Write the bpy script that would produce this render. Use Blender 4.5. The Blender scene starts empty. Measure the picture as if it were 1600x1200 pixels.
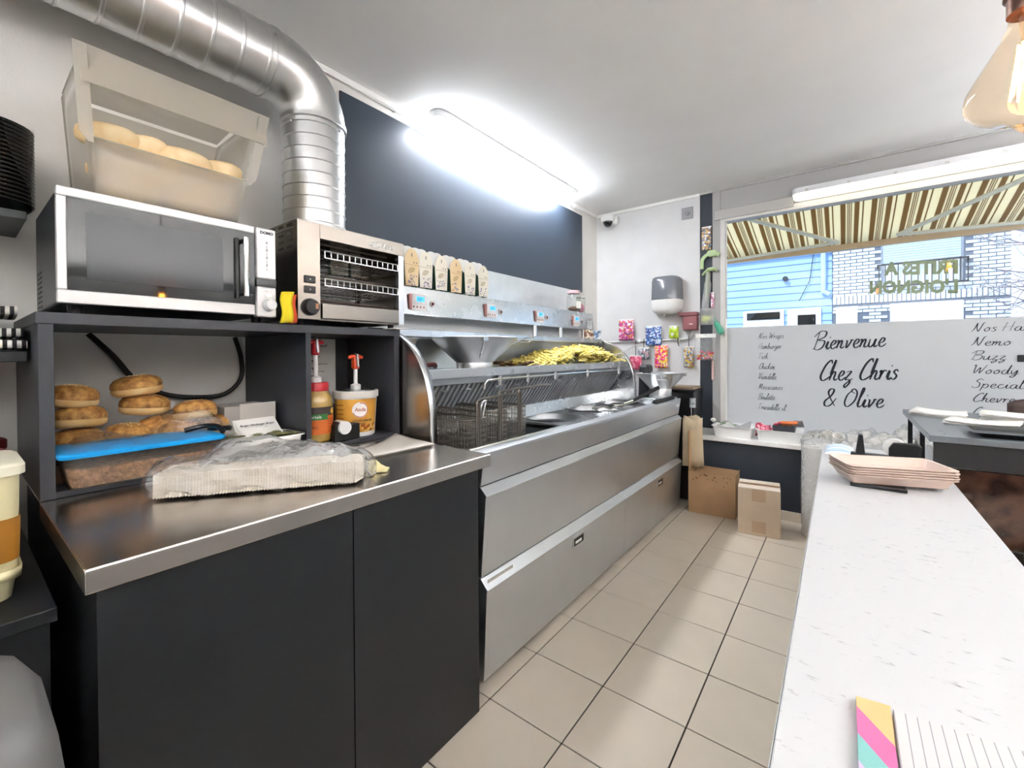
import bpy, math, random
from mathutils import Vector, Matrix
random.seed(7)
scene = bpy.context.scene
COL = scene.collection
R = math.radians

# ------------------------------------------------------------------ camera
cam_data = bpy.data.cameras.new('camera')
cam = bpy.data.objects.new('camera', cam_data)
COL.objects.link(cam)
YAW, PITCH, ROLL, FPX, CY = 0.6532, 0.0093, -0.0054, 679.1, 559.6
fw = Vector((-math.sin(YAW) * math.cos(PITCH), math.cos(YAW) * math.cos(PITCH), -math.sin(PITCH)))
rt = Vector((math.cos(YAW), math.sin(YAW), 0))
up = rt.cross(fw)
rt2 = math.cos(ROLL) * rt + math.sin(ROLL) * up
up2 = -math.sin(ROLL) * rt + math.cos(ROLL) * up
cm = Matrix((rt2, up2, -fw)).transposed().to_4x4()
cm.translation = (2.08, 0, 1.258)
cam.matrix_world = cm
cam_data.sensor_width = 36
cam_data.lens = FPX / 1600 * 36
cam_data.shift_y = -(600 - CY) / 1600
cam_data.clip_start = 0.02
scene.camera = cam

# ------------------------------------------------------------------ world, sun, exposure
world = bpy.data.worlds.new('sky')
scene.world = world
world.use_nodes = True
wn = world.node_tree
wn.nodes['Background'].inputs[0].default_value = (0.62, 0.78, 1.0, 1)
wn.nodes['Background'].inputs[1].default_value = 1.45
sun_d = bpy.data.lights.new('sun', 'SUN')
sun_d.energy = 2.3
sun_d.angle = R(2)
sun_d.color = (1.0, 0.95, 0.86)
sun = bpy.data.objects.new('sun', sun_d)
COL.objects.link(sun)
sun.rotation_euler = (R(42), 0, R(-28))
scene.view_settings.view_transform = 'Standard'
scene.view_settings.look = 'None'
scene.view_settings.exposure = 0.55
scene.view_settings.gamma = 1.0
scene.view_settings.use_curve_mapping = False
cy = scene.cycles
cy.use_denoising = True
cy.max_bounces = 10
cy.diffuse_bounces = 5
cy.glossy_bounces = 5
cy.transmission_bounces = 6
cy.transparent_max_bounces = 16
cy.caustics_reflective = False
cy.caustics_refractive = False
cy.sample_clamp_indirect = 30.0

# ------------------------------------------------------------------ materials
def srgb(h):
    if isinstance(h, str):
        h = h.lstrip('#')
        v = [int(h[i:i + 2], 16) / 255 for i in (0, 2, 4)]
    else:
        v = h
    return tuple(((c / 12.92) if c <= .04045 else ((c + .055) / 1.055) ** 2.4) for c in v) + (1,)

MATS = {}
def mat(name, col, rough=.5, metal=0, spec=.5, vary=None, bump=None, emit=0, coat=0, stretch=None, alpha=1):
    if name in MATS:
        return MATS[name]
    m = bpy.data.materials.new(name)
    m.use_nodes = True
    nt = m.node_tree
    b = nt.nodes['Principled BSDF']
    c = srgb(col)
    b.inputs['Base Color'].default_value = c
    b.inputs['Roughness'].default_value = rough
    b.inputs['Metallic'].default_value = metal
    b.inputs['Specular IOR Level'].default_value = spec
    b.inputs['Coat Weight'].default_value = coat
    b.inputs['Alpha'].default_value = alpha
    if emit:
        b.inputs['Emission Color'].default_value = c
        b.inputs['Emission Strength'].default_value = emit
    if vary or bump:
        tc = nt.nodes.new('ShaderNodeTexCoord')
        mp = nt.nodes.new('ShaderNodeMapping')
        nt.links.new(tc.outputs['Object'], mp.inputs['Vector'])
        if stretch:
            mp.inputs['Scale'].default_value = stretch
    if vary:
        sc, amt = vary[0], vary[1]
        n = nt.nodes.new('ShaderNodeTexNoise')
        n.inputs['Scale'].default_value = sc
        n.inputs['Detail'].default_value = 5
        nt.links.new(mp.outputs[0], n.inputs['Vector'])
        r = nt.nodes.new('ShaderNodeValToRGB')
        r.color_ramp.elements[0].position = .3
        r.color_ramp.elements[1].position = .7
        lo = srgb(vary[2]) if len(vary) > 2 else tuple(x * (1 - amt) for x in c[:3]) + (1,)
        r.color_ramp.elements[0].color = lo
        r.color_ramp.elements[1].color = c if len(vary) > 2 else tuple(min(1, x * (1 + amt)) for x in c[:3]) + (1,)
        nt.links.new(n.outputs['Fac'], r.inputs['Fac'])
        nt.links.new(r.outputs['Color'], b.inputs['Base Color'])
        if metal:
            mr = nt.nodes.new('ShaderNodeMapRange')
            mr.inputs['To Min'].default_value = max(.04, rough - .03)
            mr.inputs['To Max'].default_value = rough + .03
            nt.links.new(n.outputs['Fac'], mr.inputs['Value'])
            nt.links.new(mr.outputs[0], b.inputs['Roughness'])
    if bump:
        n2 = nt.nodes.new('ShaderNodeTexNoise')
        n2.inputs['Scale'].default_value = bump[0]
        n2.inputs['Detail'].default_value = 3
        nt.links.new(mp.outputs[0], n2.inputs['Vector'])
        bp = nt.nodes.new('ShaderNodeBump')
        bp.inputs['Strength'].default_value = bump[1]
        bp.inputs['Distance'].default_value = bump[2] if len(bump) > 2 else .01
        nt.links.new(n2.outputs['Fac'], bp.inputs['Height'])
        nt.links.new(bp.outputs[0], b.inputs['Normal'])
    MATS[name] = m
    return m

def print_mat(name, cols, scale=30, rough=.35, kind='voronoi'):
    m = bpy.data.materials.new(name)
    m.use_nodes = True
    nt = m.node_tree
    b = nt.nodes['Principled BSDF']
    b.inputs['Roughness'].default_value = rough
    tc = nt.nodes.new('ShaderNodeTexCoord')
    if kind == 'voronoi':
        t = nt.nodes.new('ShaderNodeTexVoronoi')
        t.inputs['Scale'].default_value = scale
        sep = nt.nodes.new('ShaderNodeSeparateColor')
        nt.links.new(t.outputs['Color'], sep.inputs[0])
        src = sep.outputs[0]
    else:
        t = nt.nodes.new('ShaderNodeTexNoise')
        t.inputs['Scale'].default_value = scale
        t.inputs['Detail'].default_value = 6
        src = t.outputs['Fac']
    nt.links.new(tc.outputs['Object'], t.inputs['Vector'])
    r = nt.nodes.new('ShaderNodeValToRGB')
    el = r.color_ramp.elements
    lo, hi = (0, 1) if kind == 'voronoi' else (.32, .68)
    n = len(cols)
    while len(el) < n:
        el.new(.5)
    for i, c in enumerate(cols):
        el[i].position = lo + (hi - lo) * i / (n if kind == 'voronoi' else n - 1)
        el[i].color = srgb(c)
    if kind == 'voronoi':
        r.color_ramp.interpolation = 'CONSTANT'
    nt.links.new(src, r.inputs['Fac'])
    nt.links.new(r.outputs['Color'], b.inputs['Base Color'])
    MATS[name] = m
    return m

def clear_mat(name, tint, gloss=.12, rough=.05, body=0.0, bodycol='ffffff', bump=None):
    """thin clear sheet: transparent + glossy fresnel (+ a little milky body)"""
    m = bpy.data.materials.new(name)
    m.use_nodes = True
    nt = m.node_tree
    for n in list(nt.nodes):
        nt.nodes.remove(n)
    out = nt.nodes.new('ShaderNodeOutputMaterial')
    tr = nt.nodes.new('ShaderNodeBsdfTransparent')
    tr.inputs[0].default_value = srgb(tint)
    gl = nt.nodes.new('ShaderNodeBsdfGlossy')
    gl.inputs['Roughness'].default_value = rough
    mx = nt.nodes.new('ShaderNodeMixShader')
    fr = nt.nodes.new('ShaderNodeLayerWeight')
    pw = nt.nodes.new('ShaderNodeMath')
    pw.operation = 'POWER'
    pw.inputs[1].default_value = 5.0
    nt.links.new(fr.outputs['Facing'], pw.inputs[0])
    ma = nt.nodes.new('ShaderNodeMath')
    ma.operation = 'MULTIPLY_ADD'
    ma.inputs[1].default_value = .85
    ma.inputs[2].default_value = gloss
    nt.links.new(pw.outputs[0], ma.inputs[0])
    nt.links.new(ma.outputs[0], mx.inputs[0])
    if bump:
        tc = nt.nodes.new('ShaderNodeTexCoord')
        n2 = nt.nodes.new('ShaderNodeTexNoise')
        n2.inputs['Scale'].default_value = bump[0]
        n2.inputs['Detail'].default_value = 4
        nt.links.new(tc.outputs['Object'], n2.inputs['Vector'])
        bp = nt.nodes.new('ShaderNodeBump')
        bp.inputs['Strength'].default_value = bump[1]
        bp.inputs['Distance'].default_value = .02
        nt.links.new(n2.outputs['Fac'], bp.inputs['Height'])
        nt.links.new(bp.outputs[0], gl.inputs['Normal'])
        nt.links.new(bp.outputs[0], fr.inputs['Normal'])
    last = tr
    if body > 0:
        df = nt.nodes.new('ShaderNodeBsdfDiffuse')
        df.inputs[0].default_value = srgb(bodycol)
        tl = nt.nodes.new('ShaderNodeBsdfTranslucent')
        tl.inputs[0].default_value = srgb(bodycol)
        m1 = nt.nodes.new('ShaderNodeMixShader')
        m1.inputs[0].default_value = .5
        nt.links.new(df.outputs[0], m1.inputs[1])
        nt.links.new(tl.outputs[0], m1.inputs[2])
        m2 = nt.nodes.new('ShaderNodeMixShader')
        m2.inputs[0].default_value = body
        nt.links.new(tr.outputs[0], m2.inputs[1])
        nt.links.new(m1.outputs[0], m2.inputs[2])
        last = m2
    nt.links.new(last.outputs[0], mx.inputs[1])
    nt.links.new(gl.outputs[0], mx.inputs[2])
    nt.links.new(mx.outputs[0], out.inputs[0])
    MATS[name] = m
    return m

def stripe_mat(name, axis, period, bands, rough=.8, translucent=0.0):
    """bands: list of (start fraction, colour) along one object axis"""
    m = bpy.data.materials.new(name)
    m.use_nodes = True
    nt = m.node_tree
    b = nt.nodes['Principled BSDF']
    b.inputs['Roughness'].default_value = rough
    tc = nt.nodes.new('ShaderNodeTexCoord')
    sx = nt.nodes.new('ShaderNodeSeparateXYZ')
    nt.links.new(tc.outputs['Object'], sx.inputs[0])
    d = nt.nodes.new('ShaderNodeMath')
    d.operation = 'DIVIDE'
    d.inputs[1].default_value = period
    nt.links.new(sx.outputs['XYZ'.index(axis)], d.inputs[0])
    f = nt.nodes.new('ShaderNodeMath')
    f.operation = 'FRACT'
    nt.links.new(d.outputs[0], f.inputs[0])
    r = nt.nodes.new('ShaderNodeValToRGB')
    r.color_ramp.interpolation = 'CONSTANT'
    el = r.color_ramp.elements
    while len(el) < len(bands):
        el.new(.5)
    for i, (p, c) in enumerate(bands):
        el[i].position = p
        el[i].color = srgb(c)
    nt.links.new(f.outputs[0], r.inputs['Fac'])
    nt.links.new(r.outputs['Color'], b.inputs['Base Color'])
    if translucent:
        tl = nt.nodes.new('ShaderNodeBsdfTranslucent')
        nt.links.new(r.outputs['Color'], tl.inputs[0])
        mx = nt.nodes.new('ShaderNodeMixShader')
        mx.inputs[0].default_value = translucent
        nt.links.new(b.outputs[0], mx.inputs[1])
        nt.links.new(tl.outputs[0], mx.inputs[2])
        nt.links.new(mx.outputs[0], nt.nodes['Material Output'].inputs[0])
    MATS[name] = m
    return m

mat('wall', 'e2dfda', .75, bump=(160, .12, .004), vary=(6, .03))
mat('wall_cool', 'd6d6d6', .75, bump=(160, .12, .004), vary=(6, .03))
mat('lintel_grey', 'a9a8a6', .7, bump=(120, .1, .004))
mat('ceiling', 'f3f3f1', .85, vary=(3, .02), bump=(60, .05, .004))
mat('navy_paint', '2c333d', .5, bump=(140, .1, .003))
mat('navy_board', '323c49', .42, vary=(2, .05), bump=(180, .06, .003))
mat('anthracite', '17191d', .45, vary=(60, .12), bump=(400, .05, .002))
mat('anthracite_shelf', '34363c', .42, vary=(40, .1))
mat('black_plastic', '16171a', .35)
mat('black_gloss', '0c0d10', .06, coat=.5)
mat('steel', 'd4d7da', .27, 1, vary=(12, .02))
mat('steel_front', 'd9dde2', .38, 1, vary=(6, .03))
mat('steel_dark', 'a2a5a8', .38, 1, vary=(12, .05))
mat('steel_bright', 'dfe1e3', .2, 1)
mat('steel_warm', 'cfc8c1', .24, 1, vary=(14, .05))
mat('galvanised', 'd2d3d3', .33, 1, vary=(14, .05))
mat('oven_steel', '969089', .26, 1, vary=(14, .05))
mat('chrome', 'e2e2e2', .08, 1)
mat('wire', '857f78', .32, .9)
mat('white_plastic', 'eeeeec', .35)
mat('white_matt', 'f2f1ee', .7)
mat('cream_tile', 'ded2c0', .22, vary=(5, .03), bump=(30, .02, .003))
mat('grout', '3a332c', .9, vary=(80, .2))
mat('bread', 'ecd8b0', .65, vary=(14, .2, 'd6ae72'), bump=(60, .2, .004))
mat('bun_top', 'd9a458', .6, vary=(55, .3, '8a5424'), bump=(90, .5, .004))
mat('bun_side', 'e6c088', .75, vary=(16, .1, 'd2a260'))
mat('seed', 'f2dfb0', .6)
mat('red_plastic', 'b3151f', .35)
mat('orange_plastic', 'd8481c', .35)
mat('cardboard', 'b08d68', .8, vary=(9, .08), bump=(90, .08, .003))
mat('cardboard_light', 'c8b49c', .8, vary=(9, .05))
mat('cardboard_tape', 'a27f5c', .3)
mat('kraft', 'd8c6a6', .8, vary=(12, .06))
mat('paper', 'eceae4', .8, vary=(9, .02))
mat('paper_grey', 'cfc8bf', .8, vary=(9, .05))
mat('ink', '1d2430', .6)
mat('ink_grey', '5b5b5f', .7)
mat('rubber', '141416', .6)
mat('fries', 'f8ea94', .5, vary=(25, .2, 'f2dc74'))
mat('potato_skin', '7a5d3a', .7, vary=(30, .3))
mat('oil', '30363a', .3)
mat('glass_dark', '16191d', .04, coat=.3)
clear_mat('window_glass', 'fbfdfd', gloss=.02, rough=.0)
clear_mat('film', 'ffffff', gloss=.16, rough=.14, body=.10, bump=(38, 1.0))
clear_mat('film_milky', 'ffffff', gloss=.12, rough=.18, body=.30, bump=(34, 1.0))
clear_mat('frosted', 'f4f1ea', gloss=.03, rough=.3, body=.34, bodycol='f7f4ee')
clear_mat('frosted_clear', 'f6f6f4', gloss=.05, rough=.25, body=.14, bodycol='e8e6e2')
clear_mat('amber_glass', 'f9eedf', gloss=.03, rough=.01)
clear_mat('glass_jar', 'f4f6f4', gloss=.06, rough=.02, body=.04)

# ------------------------------------------------------------------ mesh helpers
class MB:
    def __init__(s):
        s.v = []
        s.f = []
    def box(s, x0, x1, y0, y1, z0, z1):
        b = len(s.v)
        s.v += [(x0, y0, z0), (x1, y0, z0), (x1, y1, z0), (x0, y1, z0), (x0, y0, z1), (x1, y0, z1), (x1, y1, z1), (x0, y1, z1)]
        s.f += [[b + i for i in q] for q in ((3, 2, 1, 0), (4, 5, 6, 7), (0, 1, 5, 4), (1, 2, 6, 5), (2, 3, 7, 6), (3, 0, 4, 7))]
        return s
    def hexa(s, p):
        b = len(s.v)
        s.v += [tuple(q) for q in p]
        s.f += [[b + i for i in q] for q in ((3, 2, 1, 0), (4, 5, 6, 7), (0, 1, 5, 4), (1, 2, 6, 5), (2, 3, 7, 6), (3, 0, 4, 7))]
        return s
    def prism(s, poly, axis, a, b_):
        """poly in the two other axes: x -> (y,z), y -> (x,z), z -> (x,y)"""
        def P(u, v, w):
            return {'x': (w, u, v), 'y': (u, w, v), 'z': (u, v, w)}[axis]
        n = len(poly)
        b = len(s.v)
        s.v += [P(u, v, a) for u, v in poly] + [P(u, v, b_) for u, v in poly]
        s.f.append([b + i for i in range(n)])
        s.f.append([b + n + i for i in reversed(range(n))])
        for i in range(n):
            j = (i + 1) % n
            s.f.append([b + i, b + n + i, b + n + j, b + j])
        return s
    def lathe(s, prof, c=(0, 0, 0), n=24, cap=True, axis='z', squash=(1, 1)):
        b = len(s.v)
        for r, z in prof:
            for i in range(n):
                a = 2 * math.pi * i / n
                u, w = r * math.cos(a) * squash[0], r * math.sin(a) * squash[1]
                p = {'z': (u, w, z), 'x': (z, u, w), 'y': (w, z, u)}[axis]
                s.v.append((c[0] + p[0], c[1] + p[1], c[2] + p[2]))
        for k in range(len(prof) - 1):
            for i in range(n):
                j = (i + 1) % n
                s.f.append([b + k * n + i, b + k * n + j, b + (k + 1) * n + j, b + (k + 1) * n + i])
        if cap:
            s.f.append([b + i for i in reversed(range(n))])
            s.f.append([b + (len(prof) - 1) * n + i for i in range(n)])
        return s
    def tube(s, pts, r, n=8, closed=False, flat=1.0, cap=True):
        pts = [Vector(p) for p in pts]
        m = len(pts)
        rs = r if isinstance(r, (list, tuple)) else [r] * m
        b = len(s.v)
        prev = None
        for i in range(m):
            if closed:
                t = pts[(i + 1) % m] - pts[i - 1]
            else:
                t = pts[min(i + 1, m - 1)] - pts[max(i - 1, 0)]
            if t.length < 1e-9:
                t = Vector((0, 0, 1))
            t.normalize()
            if prev is None:
                ref = Vector((0, 0, 1)) if abs(t.z) < .9 else Vector((0, 1, 0))
                u = t.cross(ref).normalized()
            else:
                u = (prev - t * prev.dot(t))
                if u.length < 1e-6:
                    u = t.orthogonal()
                u.normalize()
            prev = u
            w = t.cross(u)
            for k in range(n):
                a = 2 * math.pi * k / n
                s.v.append(tuple(pts[i] + rs[i] * (math.cos(a) * u + math.sin(a) * flat * w)))
        mm = m if closed else m - 1
        for i in range(mm):
            i2 = (i + 1) % m
            for k in range(n):
                j = (k + 1) % n
                s.f.append([b + i * n + k, b + i * n + j, b + i2 * n + j, b + i2 * n + k])
        if not closed and cap:
            s.f.append([b + k for k in reversed(range(n))])
            s.f.append([b + (m - 1) * n + k for k in range(n)])
        return s
    def grid(s, fn, nu, nv, wrap=False):
        b = len(s.v)
        for i in range(nu + 1):
            for j in range(nv + 1):
                s.v.append(tuple(fn(i / nu, j / nv)))
        for i in range(nu):
            for j in range(nv):
                a = b + i * (nv + 1) + j
                s.f.append([a, a + nv + 1, a + nv + 2, a + 1])
        return s
    def blob(s, c, rx, ry, rz, n=14, k=8, p=1.0, jit=0, flatbot=None):
        """superellipsoid-like blob"""
        b = len(s.v)
        prof = []
        for q in range(k + 1):
            a = -math.pi / 2 + math.pi * q / k
            prof.append((max(.02, abs(math.cos(a)) ** p), math.copysign(abs(math.sin(a)) ** p, math.sin(a))))
        for r, z in prof:
            for i in range(n):
                a = 2 * math.pi * i / n
                j = 1 + random.uniform(-jit, jit)
                zz = z * rz
                if flatbot is not None:
                    zz = max(zz, -flatbot)
                s.v.append((c[0] + rx * r * math.cos(a) * j, c[1] + ry * r * math.sin(a) * j, c[2] + zz))
        for q in range(k):
            for i in range(n):
                j = (i + 1) % n
                s.f.append([b + q * n + i, b + q * n + j, b + (q + 1) * n + j, b + (q + 1) * n + i])
        s.f.append([b + i for i in reversed(range(n))])
        s.f.append([b + k * n + i for i in range(n)])
        return s
    def build(s, name, m, parent=None, smooth=False, bevel=0, solid=0, subsurf=0, local=False, angle=35):
        me = bpy.data.meshes.new(name)
        off = Vector((0, 0, 0))
        if parent is not None and not local:
            off = Vector(parent.get('_o', (0, 0, 0)))
        me.from_pydata([tuple(Vector(p) - off) for p in s.v], [], s.f)
        me.validate()
        me.update()
        if isinstance(m, str):
            m = MATS[m]
        me.materials.append(m)
        if smooth:
            me.polygons.foreach_set('use_smooth', [True] * len(me.polygons))
            me.set_sharp_from_angle(angle=R(angle))
        o = bpy.data.objects.new(name, me)
        COL.objects.link(o)
        if parent is not None:
            o.parent = parent
            o['_o'] = tuple(off)
        if solid:
            md = o.modifiers.new('thickness', 'SOLIDIFY')
            md.thickness = solid
            md.offset = 0
        if bevel:
            md = o.modifiers.new('bevel', 'BEVEL')
            md.width = bevel
            md.segments = 2
            md.limit_method = 'ANGLE'
            md.angle_limit = R(40)
        if subsurf:
            md = o.modifiers.new('subsurf', 'SUBSURF')
            md.levels = subsurf
            md.render_levels = subsurf
        return o

def B(x0, x1, y0, y1, z0, z1):
    return MB().box(x0, x1, y0, y1, z0, z1)

def tag(o, label=None, cat=None, group=None, kind=None):
    if label:
        o['label'] = label
    if cat:
        o['category'] = cat
    if group:
        o['group'] = group
    if kind:
        o['kind'] = kind
    return o

def thing(name, label, cat, loc=(0, 0, 0), rz=0, group=None, rot=None):
    o = bpy.data.objects.new(name, None)
    o.empty_display_size = .05
    COL.objects.link(o)
    o.location = loc
    o.rotation_euler = rot if rot else (0, 0, rz)
    o['_o'] = tuple(loc)
    return tag(o, label, cat, group)

def copy_tree(o, parent=None):
    c = o.copy()
    COL.objects.link(c)
    if parent is not None:
        c.parent = parent
    for ch in list(o.children):
        copy_tree(ch, c)
    return c

def struct(o):
    o['kind'] = 'structure'
    return o

def txt(name, body, origin, right, upv, size, m, parent=None, align='LEFT', depth=.0006, bold=0, sx=1):
    cu = bpy.data.curves.new('t', 'FONT')
    cu.body = body
    cu.size = size
    cu.align_x = align
    cu.extrude = depth
    cu.resolution_u = 2
    cu.offset = bold
    to = bpy.data.objects.new('t', cu)
    COL.objects.link(to)
    bpy.context.view_layer.update()
    me = bpy.data.meshes.new_from_object(to.evaluated_get(bpy.context.evaluated_depsgraph_get()))
    bpy.data.objects.remove(to)
    bpy.data.curves.remove(cu)
    rv, uv = Vector(right).normalized(), Vector(upv).normalized()
    nv = rv.cross(uv)
    mb = MB()
    mb.v = [tuple(Vector(origin) + rv * (v.co.x * sx) + uv * v.co.y + nv * v.co.z) for v in me.vertices]
    mb.f = [list(p.vertices) for p in me.polygons]
    bpy.data.meshes.remove(me)
    return mb.build(name, m, parent)

# ---- brush-script stroke lettering
GL = {
 'a': (.5, [[(.38, .38), (.2, .45), (.05, .2), (.15, 0), (.3, .1), (.38, .42), (.36, .1), (.44, 0), (.54, .1)]]),
 'b': (.46, [[(.03, .35), (.18, .98), (.12, .5), (.08, .05), (.22, 0), (.36, .2), (.28, .42), (.12, .25)]]),
 'c': (.4, [[(.33, .36), (.22, .45), (.06, .22), (.15, 0), (.3, .03), (.42, .15)]]),
 'd': (.5, [[(.36, .36), (.2, .45), (.05, .2), (.16, 0), (.3, .15), (.46, 1.0), (.37, .2), (.42, 0), (.54, .1)]]),
 'e': (.38, [[(.02, .14), (.25, .25), (.3, .4), (.18, .45), (.06, .2), (.16, 0), (.3, .03), (.42, .15)]]),
 'f': (.3, [[(.32, .85), (.22, .98), (.1, .3), (.0, -.35)], [(0, .42), (.3, .46)]]),
 'g': (.48, [[(.36, .38), (.2, .45), (.05, .2), (.15, .02), (.3, .12), (.38, .42), (.34, -.2), (.18, -.38), (.05, -.25), (.3, -.02), (.5, .12)]]),
 'h': (.45, [[(.02, .3), (.2, 1.0), (.12, .5), (.04, 0)], [(.06, .15), (.2, .42), (.3, .36), (.27, .1), (.35, 0), (.47, .1)]]),
 'i': (.25, [[(.02, .1), (.14, .42), (.1, .1), (.17, 0), (.28, .1)], [(.19, .6), (.21, .66)]]),
 'k': (.42, [[(.02, .3), (.2, 1.0), (.12, .5), (.04, 0)], [(.3, .42), (.1, .2), (.3, .02), (.44, .1)]]),
 'l': (.24, [[(.0, .15), (.2, .9), (.14, .98), (.06, .2), (.12, 0), (.26, .1)]]),
 'm': (.56, [[(.0, .38), (.08, .42), (.04, 0)], [(.05, .15), (.18, .42), (.23, .36), (.19, 0)], [(.2, .15), (.34, .42), (.4, .36), (.37, .08), (.45, 0), (.57, .1)]]),
 'n': (.43, [[(.0, .38), (.08, .42), (.04, 0)], [(.05, .15), (.2, .42), (.27, .36), (.24, .08), (.31, 0), (.44, .1)]]),
 'o': (.42, [[(.22, .44), (.06, .22), (.16, 0), (.34, .2), (.26, .44), (.2, .38), (.44, .38)]]),
 'p': (.44, [[(.04, .42), (.09, .38), (-.02, -.38)], [(.06, .2), (.22, .44), (.36, .26), (.24, .0), (.08, .06)]]),
 'r': (.34, [[(.0, .34), (.09, .42), (.05, 0)], [(.06, .15), (.2, .42), (.34, .38)]]),
 's': (.33, [[(.3, .36), (.2, .45), (.1, .34), (.26, .16), (.16, 0), (.02, .06)]]),
 't': (.28, [[(.18, .8), (.06, .15), (.14, 0), (.28, .1)], [(.0, .5), (.3, .54)]]),
 'u': (.48, [[(.06, .42), (.04, .1), (.14, 0), (.28, .15), (.34, .42), (.31, .1), (.38, 0), (.5, .1)]]),
 'v': (.42, [[(.02, .42), (.1, .36), (.12, 0), (.3, .3), (.32, .44), (.46, .38)]]),
 'w': (.58, [[(.02, .42), (.06, .05), (.14, .02), (.28, .36), (.28, .05), (.36, .02), (.5, .42), (.62, .36)]]),
 'x': (.42, [[(.04, .42), (.14, .36), (.24, .04), (.4, .06)], [(.38, .42), (.02, 0)]]),
 'y': (.46, [[(.05, .42), (.06, .12), (.18, .04), (.34, .42), (.28, -.15), (.14, -.36), (.06, -.22), (.46, .1)]]),
 'z': (.42, [[(.04, .38), (.3, .42), (.06, .04), (.26, .02), (.3, -.15), (.12, -.36), (.08, -.22), (.42, .08)]]),
 'B': (.6, [[(.14, .92), (.02, 0)], [(-.12, .7), (.2, 1.0), (.52, .95), (.48, .68), (.15, .52), (.52, .44), (.46, .1), (.2, -.04), (-.06, .06)]]),
 'C': (.56, [[(.58, .82), (.5, 1.0), (.25, .75), (.08, .25), (.2, 0), (.45, .08), (.6, .22)]]),
 'F': (.52, [[(.2, .9), (.05, 0)], [(-.05, .85), (.3, .98), (.62, .95)], [(.1, .48), (.42, .52)]]),
 'H': (.6, [[(.16, .95), (.02, 0)], [(.52, 1.0), (.42, 0)], [(-.04, .42), (.56, .52)]]),
 'M': (.66, [[(-.05, 0), (.08, .3), (.18, .95), (.24, .2), (.5, .92), (.46, .1), (.62, .08)]]),
 'N': (.6, [[(-.06, 0.0), (.08, .3), (.18, .95), (.2, .5), (.32, .02), (.42, .4), (.52, .95), (.64, 1.0)]]),
 'O': (.7, [[(.42, 1.0), (.14, .65), (.08, .2), (.26, 0), (.54, .3), (.6, .75), (.42, .98), (.3, .85), (.52, .72)]]),
 'S': (.5, [[(.5, .85), (.36, 1.0), (.16, .75), (.36, .5), (.34, .1), (.12, -.02), (-.04, .15)]]),
 'V': (.5, [[(-.02, .85), (.1, .95), (.14, .02), (.5, .95), (.6, .98)]]),
 'W': (.68, [[(0, .85), (.1, .95), (.1, .05), (.38, .7), (.38, .05), (.7, .98)]]),
 '&': (.7, [[(.6, .02), (.15, .7), (.22, .97), (.4, .9), (.3, .58), (.04, .28), (.1, .02), (.36, .05), (.6, .45)]]),
 ':': (.25, [[(.1, .08), (.11, .1)], [(.14, .36), (.15, .38)]]),
 '.': (.2, [[(.06, .02), (.07, .04)]]),
 "'": (.0, [[(-.2, .62), (-.1, .76)]]),
}
def crom(p, k=5):
    if len(p) < 3:
        return p
    q = [p[0]] + list(p) + [p[-1]]
    out = []
    for i in range(1, len(q) - 2):
        a, b, c, d = q[i - 1], q[i], q[i + 1], q[i + 2]
        for j in range(k):
            t = j / k
            out.append(tuple(.5 * (2 * b[m] + (c[m] - a[m]) * t + (2 * a[m] - 5 * b[m] + 4 * c[m] - d[m]) * t * t + (-a[m] + 3 * b[m] - 3 * c[m] + d[m]) * t ** 3) for m in range(len(b))))
    out.append(tuple(p[-1]))
    return out

def script_text(name, s, x, z, y, cap, parent, m='ink', weight=.05, tilt=0.0, width=None, slant=.22):
    """brush lettering on a plane of constant y, read from -y"""
    adv = sum(GL[c][0] if c in GL else .3 for c in s)
    sx = (width / (adv * cap)) if width else .8
    mb = MB()
    cx = 0
    ct, st = math.cos(tilt), math.sin(tilt)
    for c in s:
        if c not in GL:
            cx += .3
            continue
        a, strokes = GL[c]
        for sp in strokes:
            pp = crom(sp)
            pts, rs = [], []
            for i, (u, v) in enumerate(pp):
                U = (cx + u) * cap * sx + slant * v * cap
                V = v * cap
                pts.append((x + U * ct - V * st, y, z + U * st + V * ct))
            m_ = len(pts)
            for i in range(m_):
                d = Vector(pts[min(i + 1, m_ - 1)]) - Vector(pts[max(0, i - 1)])
                dn = abs(d.normalized().z) if d.length > 0 else .5
                e = min(1, .45 + .55 * min(i, m_ - 1 - i) / max(1, m_ * .15))
                rs.append(weight * cap * (.5 + .65 * dn) * e)
            # flat ribbon a hair thick
            b0 = len(mb.v)
            mb.tube(pts, rs, n=6)
            for q in range(b0, len(mb.v)):
                px, py, pz = mb.v[q]
                mb.v[q] = (px, y + max(-.0008, min(.0008, py - y)), pz)
        cx += a
    return mb.build(name, m, parent)

# ================================================================== THE ROOM
CE = 2.71
WY = 4.2
# floor: dark joints with cream tiles laid on it
floor = struct(B(-.1, 4.7, -1.9, 4.45, -.12, -.004).build('floor', 'grout'))
tile_mesh = None
for i in range(-2, 9):
    for j in range(-6, 10):
        x0, y0 = 1.052 + i * .303, 1.1997 + j * .303
        if tile_mesh is None:
            t0 = B(.0025, .3005, .0025, .3005, -.006, 0).build('tile', 'cream_tile', floor, bevel=.0012)
            tile_mesh = t0
            t0.location = (x0, y0, 0)
        else:
            c = tile_mesh.copy()
            COL.objects.link(c)
            c.location = (x0, y0, random.uniform(-.0006, .0003))
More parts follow.
